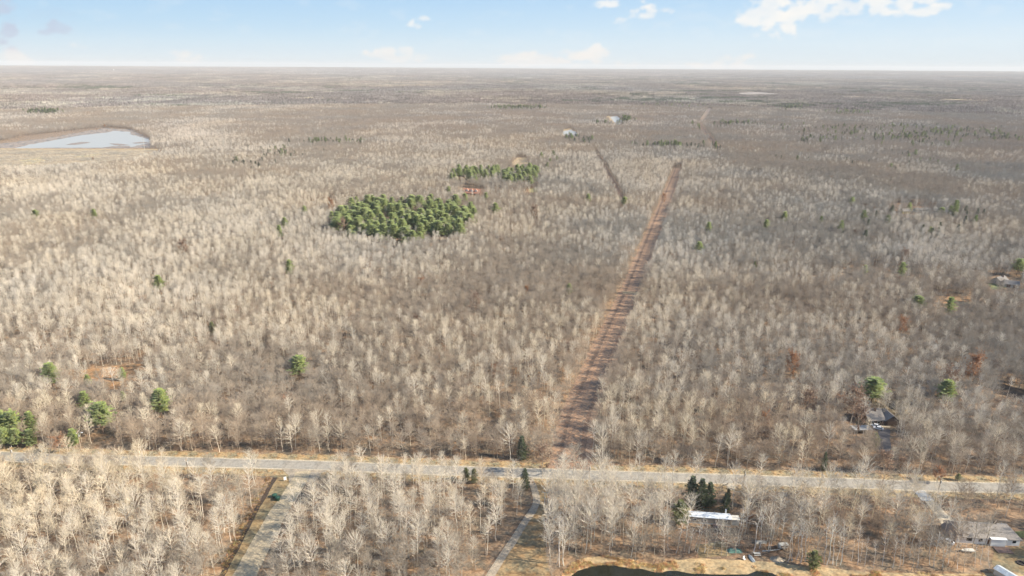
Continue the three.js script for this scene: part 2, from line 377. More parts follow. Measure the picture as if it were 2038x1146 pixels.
addLine(ROAD, 8.2); addLine(SIDE, 10); addLine(LANE, 4.5); addLine(CUT, 8.8); addLine(CUT2, 5); addLine(CUT3, 8); addLine(CUT4, 9); addPoly([[542, 930], [662, 933], [636, 978], [548, 975]]); addPoly([[1806, 968], [1842, 968], [1910, 1046], [1900, 1064], [1870, 1060], [1846, 1020]]); addPoly([[1742, 840], [1776, 842], [1782, 900], [1778, 930], [1744, 930], [1742, 895]]); addPoly([[1700, 845], [1745, 845], [1742, 880], [1705, 876]]); addLine(DAM, 14); addLine(FARROAD, 5); addLine(MID_DRIVE, 5);
const sideGrass = px2([[544, 948], [612, 948], [592, 985], [545, 1082], [512, 1146], [440, 1290], [330, 1290], [443, 1134]]); zones.push({ w: sideGrass, x0: -400, x1: 0, z0: -400, z1: 0 });
zones.push({ w: px2([[1358, 1012], [1475, 1014], [1478, 1060], [1470, 1100], [1375, 1098], [1358, 1060]]), x0: 0, x1: 200, z0: -300, z1: 0 });
zones.push({ w: px2([[1900, 1046], [2050, 1046], [2060, 1098], [1990, 1096], [1984, 1088], [1905, 1082]]), x0: 0, x1: 400, z0: -300, z1: 0 });

// how pale the wood is, by place (measured in the photograph as seen from above the pond)
const PALE = [[820, 760, 330, 110, .2], [1550, 800, 420, 110, .14], [250, 620, 330, 120, .62], [200, 1020, 360, 90, .6], [800, 1040, 260, 80, .5], [1230, 1030, 180, 75, .8], [1700, 1040, 260, 75, .62], [100, 370, 160, 45, .5], [480, 470, 230, 60, .35], [1000, 480, 260, 40, .2], [1870, 500, 90, 34, .6], [1290, 690, 60, 120, .35], [1290, 370, 120, 60, .25], [400, 265, 70, 22, .6], [480, 308, 120, 16, .45], [1650, 960, 400, 40, .12]];
const paleAt = (px, py, x, z) => {
  let s = lerp(.2, .04, sstep(900, 2200, Math.hypot(x, z))); for (const [a, b, sx, sy, w] of PALE) s += w * Math.exp(-(((px - a) / sx) ** 2) - ((py - b) / sy) ** 2);
  s += (fbm(x / 230 + 13, z / 260 + 4, 3) - .5) * .8 * sstep(500, 1500, Math.hypot(x, z));
  return clamp(s + (fbm(x / 70 + 3, z / 70 + 1, 3) - .5) * 1.0, 0, .93);
};

{ // one sheet to the horizon; the tint of the litter changes from wood to wood
  const radii = [0, 60, 110, 150]; while (radii[radii.length - 1] < 28000) radii.push(radii[radii.length - 1] * 1.042 + 2);
  const A = 540, p = [], uv = [], col = [], idx = [];
  radii.forEach((r) => {
    for (let a = 0; a <= A; a++) {
      const t = a / A * 2 * Math.PI, x = Math.sin(t) * r, z = -Math.cos(t) * r;
      p.push(x, gy(x, z), z); uv.push(x / 18, z / 18);
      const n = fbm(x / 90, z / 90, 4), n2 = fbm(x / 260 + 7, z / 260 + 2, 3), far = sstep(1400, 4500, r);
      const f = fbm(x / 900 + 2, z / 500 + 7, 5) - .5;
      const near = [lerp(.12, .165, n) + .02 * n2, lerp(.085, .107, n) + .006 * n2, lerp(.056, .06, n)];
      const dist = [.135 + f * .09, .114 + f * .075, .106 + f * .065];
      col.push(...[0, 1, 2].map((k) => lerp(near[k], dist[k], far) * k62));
    }
  });
  const n = A + 1;
  for (let i = 0; i < radii.length - 1; i++) for (let a = 0; a < A; a++) { const q = i * n + a; idx.push(q, q + n, q + 1, q + 1, q + n, q + n + 1); }
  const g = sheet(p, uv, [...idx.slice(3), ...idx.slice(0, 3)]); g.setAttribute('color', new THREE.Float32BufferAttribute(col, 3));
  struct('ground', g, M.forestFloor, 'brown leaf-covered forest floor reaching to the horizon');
}
// roads, verges, clearings, waters
struct('grass_verge', ribbon(ROAD, 17, .04, { rough: 1.6, rep: 9, step: 2 }), M.verge, 'dry tan grass verge along both sides of the main road');
struct('road_shoulder', ribbon(ROAD, 8.0, .08, { rough: .35, rep: 5, step: 2 }), M.shoulder, 'pale gravel shoulder of the main road');
struct('main_road', ribbon(ROAD, 6.3, .12, { rough: .06, rep: 14, crown: .06, across: 6 }), M.asphalt, 'pale grey asphalt main road running across the view');
struct('side_grass', patch([[546, 946], [582, 944], [586, 958], [545, 1010], [510, 1068], [465, 1146], [400, 1260], [345, 1260], [447, 1134], [505, 1030]], .05, { rough: .7 }), M.yard, 'worn brown grass between the ditch and the grey side road');
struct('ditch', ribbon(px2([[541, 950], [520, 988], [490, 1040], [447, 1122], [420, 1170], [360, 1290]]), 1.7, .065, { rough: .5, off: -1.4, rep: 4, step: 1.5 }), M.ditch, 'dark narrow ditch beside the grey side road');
struct('side_road', ribbon(SIDE, 6.6, .10, { rough: .4, rep: 7, step: 2, w1: 9 }), M.oldAsphalt, 'worn grey side road running down from the main road');
struct('junction', patch([[560, 933], [656, 936], [640, 942], [626, 960], [576, 960], [574, 946]], .09, { rough: .4 }), M.gravelRoad, 'pale gravel apron where the side road meets the main road');
struct('meadow', patch(MEADOW, .045, { rough: .9 }), M.meadow, 'brown mown meadow beside the winding lane');
struct('lane_edge', ribbon(LANE, 9, .03, { rough: 1.4, off: -2.2, rep: 7 }), M.litterPatch, 'reddish leaf litter along the winding lane');
struct('lane', ribbon(LANE, 2.9, .085, { rough: .25, rep: 6, step: 1.5 }), M.gravelRoad, 'narrow winding gravel lane beside the meadow');
struct('pond_bank', patch(BANK, .05, { rough: .8 }), M.bank, 'tan sandy bank with dry reeds around the pond');
struct('pond', patch(POND, .11, { rough: .25 }), M.pond, 'dark still pond at the bottom edge');
struct('cutline', ribbon(CUT, 19, .045, { rough: 1.3, rep: 8, step: 2.5, w1: 14 }), M.cut, 'straight brown cleared strip running away through the woods');
struct('cutline_track', ribbon(CUT, 2.0, .07, { rough: 1.1, off: 1.6, rep: 5, step: 2 }), M.cutPale);
struct('cutline_track', ribbon(CUT, 1.4, .073, { rough: 1.0, off: -1.6, rep: 5, step: 2 }), M.cutPale);
struct('cutline_track', ribbon(CUT, 1.8, .076, { rough: 1.2, off: -4.6, rep: 6, step: 2 }), M.cutDark);
struct('cutline_track', ribbon(CUT, 2.2, .066, { rough: 1.2, off: 5.0, rep: 6, step: 2 }), M.cutDark);
struct('cross_track', patch([[1238, 580], [1274, 581], [1275, 585], [1240, 585.5]], .10, { rough: .8 }), M.tan, 'tan sandy crossing over the cleared strip');
struct('cutline', ribbon(CUT2, 9, .05, { rough: 1.6, rep: 9 }), M.cutDark); struct('cutline', ribbon(CUT3, 10, .05, { rough: 2, rep: 9 }), M.cutDark);  // dark ground colour stands in for tree shade along both strips
struct('lake', patch(LAKE, .2, { rough: 7, step: 7 }), M.ice, 'pale shining lake behind the dam road');
struct('lake_shore', patch([[-60, 293], [100, 274], [205, 255], [262, 258], [294, 274], [303, 281], [300, 294], [20, 297]],   .06, { rough: 16, step: 9, rep: 40 }), M.marsh, 'flat brown marsh around the pale lake');
for (const isl of [[[131, 288.5], [142, 285.5], [163, 282.6], [181, 283.2], [176, 285], [150, 288.6]], [[218, 285.5], [236, 286], [257, 288.5], [240, 290.5], [226, 288.5]], [[263, 284.5], [280, 282.6], [299, 283], [290, 285], [268, 286]], [[205, 294], [222, 291.5], [258, 290.5], [262, 293.6]]]) struct('island', patch(isl, .5, { rough: 2, step: 6 }), M.marsh);
struct('dam_road', ribbon(DAM, 22, .34, { rough: 1.2, rep: 14, step: 10 }), M.tan, 'tan sandy road along the dam of the lake');
struct('far_road', ribbon(FARROAD, 9, .3, { rough: 1, rep: 14, step: 10 }), M.shoulder, 'pale far road through the distant woods');
struct('marsh', patch(MARSH, .08, { rough: 10, step: 15, rep: 90 }), M.bog, 'brown open marsh below the dam road');
for (const m of [[[45, 318], [80, 313], [90, 317], [75, 325], [40, 330]], [[160, 309], [200, 305], [188, 312], [150, 313]], [[20, 338], [70, 330], [78, 334], [30, 341]]]) struct('dry_grass', patch(m, .16, { rough: 10, step: 10, rep: 40 }), M.marshTan);
struct('glade', patch(ORANGE_GLADE, .05, { rough: 1.6 }), M.clear, 'small rust-orange clearing with a lone young pine');
struct('home_yard', patch(LAWN_MID, .05, { rough: 1.5 }), M.yard, 'yard of the brown roofed house beyond the road');
struct('home_driveway', ribbon(MID_DRIVE, 5, .09, { rough: .5, rep: 8 }), M.darkDrive, 'dark asphalt driveway up to the brown roofed house');
struct('driveway_apron', patch([[1747, 845], [1772, 847], [1771, 851], [1747, 850]], .11, { rough: .2 }), M.shoulder);
struct('home_pond', patch([[1764, 803], [1778, 798], [1806, 800], [1808, 812], [1790, 817], [1770, 813]], .09, { rough: 1 }), M.pond, 'small dark pond beside the brown roofed house');
struct('yard_path', ribbon(px2([[1742, 797], [1752, 801], [1760, 808], [1769, 814]]), 1.8, .12, { rough: .3 }), M.tan);
struct('dry_grass', patch([[1745, 797], [1760, 793], [1791, 793], [1790, 796], [1760, 799]], .10, { rough: .6 }), M.verge);
struct('home_yard', patch(YARD_MH, .05, { rough: 2.2 }), M.litterPatch, 'leaf-strewn yard below the mobile home');
struct('home_yard', patch([[1385, 1088], [1440, 1080], [1450, 1108], [1390, 1110]], .07, { rough: 2 }), M.yard);
struct('home_yard', patch([[1365, 1008], [1440, 1008], [1455, 1020], [1368, 1018]], .05, { rough: 1.2 }), M.clear);
struct('home_yard', patch(YARD_BR, .05, { rough: 1.2 }), M.yard, 'brown lawn in front of the long grey roofed house');
struct('lawn', patch(LAWN_BR, .055, { rough: .7 }), M.lawn, 'green strip of lawn behind the long house');
struct('lawn', patch([[2018, 1058], [2060, 1056], [2060, 1070], [2024, 1070]], .055, { rough: .5 }), M.lawn);
struct('driveway', ribbon(DRIVE, 5.2, .10, { rough: .3, w1: 5 }), M.concrete, 'pale concrete driveway entrance from the main road');
struct('driveway', ribbon(DRIVE2, 3.6, .09, { rough: .35, w1: 7 }), M.shoulder, 'beige gravel driveway to the long house');
struct('driveway', patch([[1448, 961], [1462, 961], [1460, 975], [1447, 975]], .085, { rough: .4 }), M.shoulder, 'short pale driveway stub beside the spruces');
struct('home_yard', patch([[912, 391], [920, 381], [960, 383], [985, 389], [965, 396]], .08, { rough: 4, step: 5 }), M.clear, 'reddish clearing around the red roofed house');
struct('home_yard', patch([[978, 388], [1005, 383], [1030, 386], [1012, 393]], .09, { rough: 5, step: 5 }), M.litterPatch); struct('home_yard', patch([[1036, 380], [1058, 373], [1078, 378], [1066, 388], [1044, 388]], .085, { rough: 5, step: 5 }), M.clear);
struct('yard_path', ribbon(px2([[938, 391], [955, 392], [985, 393], [1010, 394]]), 3.5, .14, { rough: .6 }), M.tan);
struct('lawn', patch([[1052, 376], [1072, 374], [1073, 382], [1055, 383]], .14, { rough: 1.5 }), M.yellow);
struct('field', patch(FIELD_FAR, .12, { rough: 4, step: 8 }), M.tan, 'tan field in a gap of the far woods');
struct('glade', patch(GLADE_R, .06, { rough: 1.4 }), M.clear); struct('yard_path', patch([[1903, 602], [1932, 600], [1934, 605], [1905, 606]], .09, { rough: .8 }), M.tan);
struct('lawn', patch([[1962, 562], [1990, 558], [2003, 572], [1975, 577]], .06, { rough: 1.4 }), M.lawn);
struct('yard_path', ribbon(px2([[2005, 580], [2025, 585], [2045, 588]]), 4, .09, { rough: .5 }), M.tan);
struct('glade', patch(GLADE_FR, .06, { rough: 2.5 }), M.litterPatch); struct('glade', patch([[1822, 402], [1835, 400.5], [1838, 404.5], [1824, 405]], .1, { rough: 1 }), M.clear);
struct('far_pond', patch(POND_FAR, .2, { rough: 2, step: 10 }), M.ice, 'pale square pond in the far woods'); struct('sand_bank', patch([[1200, 232], [1213, 231], [1226, 248], [1217, 249]], .4, { rough: 2, step: 10 }), M.tan);
struct('far_pond', patch(POND_FAR2, .2, { rough: 5, step: 10 }), M.ice, 'pale uneven pond in the far woods'); struct('sand_bank', patch([[1112, 259], [1132, 255], [1142, 257], [1118, 262]], .3, { rough: 4, step: 10 }), M.tan);
struct('sand_bank', patch([[1120, 283], [1140, 279], [1143, 284], [1122, 286]], .3, { rough: 3, step: 10 }), M.tan);
struct('far_field', patch([[1108, 241], [1165, 240.5], [1168, 242.5], [1110, 243]], .3, { rough: 4, step: 15 }), M.tan);
struct('far_field', patch([[1870, 203], [1905, 201.5], [1990, 204], [1940, 205.5]], 14, { rough: 12, step: 40, rep: 80 }), M.tan); struct('far_field', patch([[560, 199], [620, 197.5], [700, 199.5], [640, 201]], 12, { rough: 12, step: 40, rep: 80 }), M.marshTan);
struct('swamp_pool', patch(SWAMP_R, .06, { rough: 2 }), M.ditch, 'dark swamp pool in the woods at the edge');
{ const g = patch([[1462, 186], [1500, 183.5], [1556, 188], [1530, 192], [1470, 191]], 0, { rough: 10, step: 60, rep: 80 }); const a = g.attributes.position; for (let i = 0; i < a.count; i++) a.setY(i, gy(a.getX(i), a.getZ(i)) + 9); g.computeVertexNormals(); struct('far_field', g, M.marsh, 'brown open field far off in the woods'); }

// ---------------------------------------------------------------- bare trees
const jit = (c, a) => { const f = 1 + rr(-a, a); return c.map((v) => v * f * (1 + rr(-.035, .035))); };
function bareTree({ h = 20, start = .45, spread = 3.4, prim = 26, sec = 5, twig = 4, r0 = .17, up0 = 25, up1 = 68, bark, twigCol, fat = 1, wander = .25, fine = .03 }) {
  const trunk = new MB(), crown = new MB(), pts = [];
  let x = 0, z = 0;
  for (let i = 0; i <= 7; i++) { pts.push([x, h * .95 * i / 7, z]); x += rr(-wander, wander); z += rr(-wander, wander); }
  const at = (t) => { const q = clamp(t) * 7, i = Math.min(6, Math.floor(q)), f = q - i; return [0, 1, 2].map((k) => lerp(pts[i][k], pts[i + 1][k], f)); };
  const rad = (t) => r0 * Math.pow(1 - t * .93, .8);
  for (let i = 0; i < 7; i++) { trunk.col = jit(bark, .06); trunk.limb(pts[i], pts[i + 1], rad(i / 7), rad((i + 1) / 7), 5, i); }
  const branch = (a, dir, L, r, lvl) => {
    const n = lvl === 0 ? 3 : 2; let p = a, d = dir.slice(); const nodes = [a];
    crown.col = jit(lvl < 2 ? bark : twigCol, .1);
    for (let i = 0; i < n; i++) {
      const q = [p[0] + d[0] * L / n, p[1] + d[1] * L / n, p[2] + d[2] * L / n];
      crown.limb(p, q, r * (1 - i / n * .7), i === n - 1 ? 0 : r * (1 - (i + 1) / n * .7), 3, i + lvl);
      nodes.push(q); p = q; d = [d[0] + rr(-.15, .15), d[1] + .13, d[2] + rr(-.15, .15)]; const l = Math.hypot(...d); d = d.map((v) => v / l);
    }
    const kids = lvl === 0 ? sec : lvl === 1 ? twig : 0;
    for (let k = 0; k < kids; k++) {
      const s = .22 + .78 * (k + rr(.1, .9)) / kids, q = s * n, i = Math.min(n - 1, Math.floor(q)), f = q - i, b = [0, 1, 2].map((c) => lerp(nodes[i][c], nodes[i + 1][c], f));
      const t = rr(0, 6.283), spreadK = rr(.45, .85), v = [dir[0] + Math.cos(t) * spreadK, dir[1] + Math.sin(t) * spreadK * .8 + .22, dir[2] + Math.sin(t + 1.3) * spreadK], l = Math.hypot(...v);
      if (lvl === 1) { crown.col = jit(twigCol, .12); const TL = L * rr(.55, .95); crown.limb(b, [b[0] + v[0] / l * TL, b[1] + v[1] / l * TL, b[2] + v[2] / l * TL], r * .62, 0, 3, k); }
      else branch(b, v.map((c) => c / l), L * rr(.42, .66) * (1.1 - .4 * s), r * .56, lvl + 1);
    }
  };
  for (let i = 0; i < prim; i++) {
    const u = (i + rr(0, 1)) / prim, t = lerp(start, .99, Math.pow(u, .85)), a = i * 2.39996 + rr(-.4, .4), el = lerp(up0, up1, u) * Math.PI / 180 + rr(-.15, .15);
    const prof = Math.pow(Math.sin(Math.PI * clamp(.22 + u * .72)), .8), L = spread * prof * rr(.75, 1.2) / Math.max(.5, Math.cos(el * .8));
    branch(at(t), [Math.cos(a) * Math.cos(el), Math.sin(el), Math.sin(a) * Math.cos(el)], L, rad(t) * .5 * fat + fine, 0);
  }
  return { trunk, crown, h };
}
function stick(h, n, col, spreadK) {                   // thicket and saplings
  const m = new MB();
  for (let i = 0; i < n; i++) {
    const a = rr(0, 6.283), r = rr(0, spreadK), hh = h * rr(.5, 1), b = [Math.cos(a) * r, 0, Math.sin(a) * r], t = [b[0] + rr(-.2, .2) * hh, hh, b[2] + rr(-.2, .2) * hh];
    m.col = jit(col, .15); m.limb(b, t, .05, 0, 3, i);
    for (let k = 0; k < 11; k++) { const s = rr(.25, .95), q = [0, 1, 2].map((c) => lerp(b[c], t[c], s)), w = rr(0, 6.283), L = hh * rr(.12, .3); m.col = jit(col, .2); m.limb(q, [q[0] + Math.cos(w) * L * .6, q[1] + L * .8, q[2] + Math.sin(w) * L * .6], .036, 0, 3, k); }
  }
  return m;
}
const palette = { pale: [.63, .562, .465], paleTwig: [.56, .487, .39], grey: [.355, .307, .248], greyTwig: [.325, .277, .22], birch: [.62, .57, .5], brown: [.24, .185, .14] };
const kinds = {
  aspen: Array.from({ length: 8 }, (_, i) => bareTree({ h: 20, start: [.38, .5, .56, .34, .46, .62, .42, .54][i], spread: [3.1, 3.7, 2.7, 3.0, 4.1, 2.7, 3.4, 3.0][i], prim: 26, sec: 5, twig: 5, r0: .15, up0: 26, up1: 70, bark: palette.pale, twigCol: palette.paleTwig, wander: .3 })),
  hardwood: Array.from({ length: 6 }, (_, i) => bareTree({ h: 17, start: [.3, .38, .34, .42, .3, .36][i], spread: [4.5, 4.0, 5.0, 3.9, 4.3, 4.7][i], prim: 26, sec: 6, twig: 6, up0: 12, up1: 62, r0: .19, bark: palette.grey, twigCol: palette.greyTwig, wander: .35 })),
};
const brushes = [stick(5, 9, [.24, .195, .145], 1.7), stick(8, 5, [.42, .36, .28], 2.2), stick(3, 12, [.23, .15, .10], 2.2), stick(9, 5, [.36, .31, .235], 2.2)];
// oaks that keep their rust-coloured leaves
function leafTree(h, spreadK, leafCol, n = 1500) {
  const t = bareTree({ h, start: .3, spread: spreadK, prim: 20, sec: 4, twig: 2, bark: palette.grey, twigCol: palette.brown }), leaves = new MB();
  const src = t.crown.p;
  for (let i = 0; i < n; i++) {
    const k = Math.floor(rnd() * src.length / 9) * 9, c = [src[k + 6] + rr(-.4, .4), src[k + 7] + rr(-.4, .4), src[k + 8] + rr(-.4, .4)], s = rr(.22, .5);
    leaves.col = jit(leafCol, .3);
    const v = () => [c[0] + rr(-s, s), c[1] + rr(-s, s), c[2] + rr(-s, s)];
    leaves.tri(v(), v(), v());
  }
  return { ...t, leaves };
}
const oaks = [leafTree(14, 4, [.35, .175, .085], 2000), leafTree(12, 3.6, [.27, .17, .11]), leafTree(15, 4.4, [.24, .15, .10])];

// ---------------------------------------------------------------- evergreen trees
function conifer({ h, base, r, whorls, per, droop, tuft, cols, taper, blade, trunkCol }) {
  const trunk = new MB(), crown = new MB();
  trunk.col = trunkCol; trunk.limb([0, 0, 0], [0, h * .5, 0], h * .013, h * .008, 6); trunk.limb([0, h * .5, 0], [0, h * .98, 0], h * .008, .01, 5);
  for (let w = 0; w < whorls; w++) {
    const t = (w + .3) / whorls, y = lerp(base, h * .97, t), R = r * taper(t) * rr(.72, 1.2), skew = rr(0, 6.283);
    for (let k = 0; k < per; k++) {
      const a = k / per * 6.283 + w * 1.1 + rr(-.3, .3), L = R * rr(.6, 1.15) * (1 + .22 * Math.cos(a - skew)), dy = droop(t) * L + rr(-.1, .1) * L;
      const tip = [Math.cos(a) * L, y + dy, Math.sin(a) * L]; trunk.col = trunkCol; trunk.limb([0, y, 0], tip, .05, .01, 3);
      for (let j = 0; j < tuft; j++) {
        const s = lerp(.3, 1.02, (j + rnd()) / tuft), q = [Math.cos(a) * L * s + rr(-.18, .18) * R, y + dy * s + rr(-.12, .2) * blade, Math.sin(a) * L * s + rr(-.18, .18) * R];
        const base3 = cols[Math.floor(rnd() * cols.length)];
        for (let b = 0; b < 4; b++) {
          crown.col = jit(base3, .22);
          const ang = a + rr(-1.3, 1.3), up = rr(-.25, .75), B = blade * rr(.7, 1.25), wd = blade * .34, e = [q[0] + Math.cos(ang) * B, q[1] + up * B, q[2] + Math.sin(ang) * B];
          crown.tri([q[0] - Math.sin(ang) * wd, q[1] - rr(0, .2) * B, q[2] + Math.cos(ang) * wd], [q[0] + Math.sin(ang) * wd, q[1] + rr(0, .2) * B, q[2] - Math.cos(ang) * wd], e);
        }
      }
    }
  }
  return { trunk, crown, h };
}
const pineCols = [[.34, .40, .10], [.26, .33, .085], [.40, .435, .11], [.20, .265, .07]];
const pines = [0, 1, 2].map((i) => conifer({ h: 18, base: [4.5, 3, 6][i], r: [5.0, 4.3, 5.6][i], whorls: 11, per: 7, tuft: 10, droop: (t) => lerp(.05, .5, t), cols: pineCols, taper: (t) => Math.min(1, .55 + t * 2.2) * Math.pow(1 - t, .7) * .98 + .08, blade: .85, trunkCol: [.17, .12, .09] }));
const spruceCols = [[.075, .10, .038], [.10, .125, .045], [.06, .085, .035]];
const spruces = [0, 1].map((i) => conifer({ h: 15, base: .8, r: [4.0, 3.4][i], whorls: 18, per: 8, tuft: 5, droop: (t) => lerp(-.35, .1, t), cols: spruceCols, taper: (t) => Math.pow(1 - t, .85) + .05, blade: .6, trunkCol: [.13, .1, .08] }));
const cedar = conifer({ h: 9, base: .6, r: 2.3, whorls: 14, per: 7, tuft: 5, droop: (t) => .25, cols: [[.16, .175, .04], [.13, .15, .04], [.18, .185, .045]], taper: (t) => Math.sin(Math.PI * clamp(.25 + t * .72)), blade: .5, trunkCol: [.14, .1, .07] });

function protoOf(name, m, crownMat = M.bark) {        // a tree as a thing: trunk, crown and, on some, leaves
  const o = new THREE.Group(); o.name = name;
  m.trunk.build('trunk', M.bark, o); m.crown.build('crown', crownMat, o);
  if (m.leaves) m.leaves.build('leaves', M.needle, o);
  o.userData.h = m.h;
  return o;
}
const protos = {
  aspen: kinds.aspen.map((m) => protoOf('aspen_tree', m)), hardwood: kinds.hardwood.map((m) => protoOf('bare_hardwood', m)), oak: oaks.map((m) => protoOf('rusty_oak', m)),
  pine: pines.map((m) => protoOf('pine_tree', m, M.needle)), spruce: spruces.map((m) => protoOf('spruce_tree', m, M.needle)), cedar: [protoOf('cedar_tree', cedar, M.needle)],
};
function plant(kind, i, pos, height, turn, label, category, group, wide = 1, leanX = 0, leanZ = 0) {
  const p = protos[kind][i % protos[kind].length], o = p.clone(); o.name = numbered(p.name);
  const s = height / p.userData.h; o.userData = {}; o.position.copy(pos); o.scale.set(s * wide, s, s * wide); o.rotation.order = 'ZXY'; o.rotation.set(leanZ, turn, leanX);
  scene.add(o); return tag(o, label, category, group);
}
// height of a thing whose foot and top are seen at py0 and py1
function heightFor(pos, pyTop) { let a = 0, b = 60; for (let i = 0; i < 24; i++) { const m = (a + b) / 2; if (P(pos.x, m, pos.z)[1] > pyTop) a = m; else b = m; } return a; }
function leanFor(pos, h, pxTop) { let a = -14, b = 14; for (let i = 0; i < 24; i++) { const m = (a + b) / 2; if (P(pos.x + m, h, pos.z)[0] < pxTop) a = m; else b = m; } return -Math.atan2(a, h); }

// ---------------------------------------------------------------- single evergreens and oaks, each as seen
const keepClear = (pos, toward, half) => { const d = Math.hypot(pos.x, pos.z), e = pos.clone().multiplyScalar(1 - toward / d), n = Math.ceil(toward / 3) + 1, line = []; for (let i = 0; i < n; i++) line.push(pos.clone().lerp(e, i / Math.max(1, n - 1))); zones.push({ line, half, x0: Math.min(pos.x, e.x) - half, x1: Math.max(pos.x, e.x) + half, z0: Math.min(pos.z, e.z) - half, z1: Math.max(pos.z, e.z) + half }); };
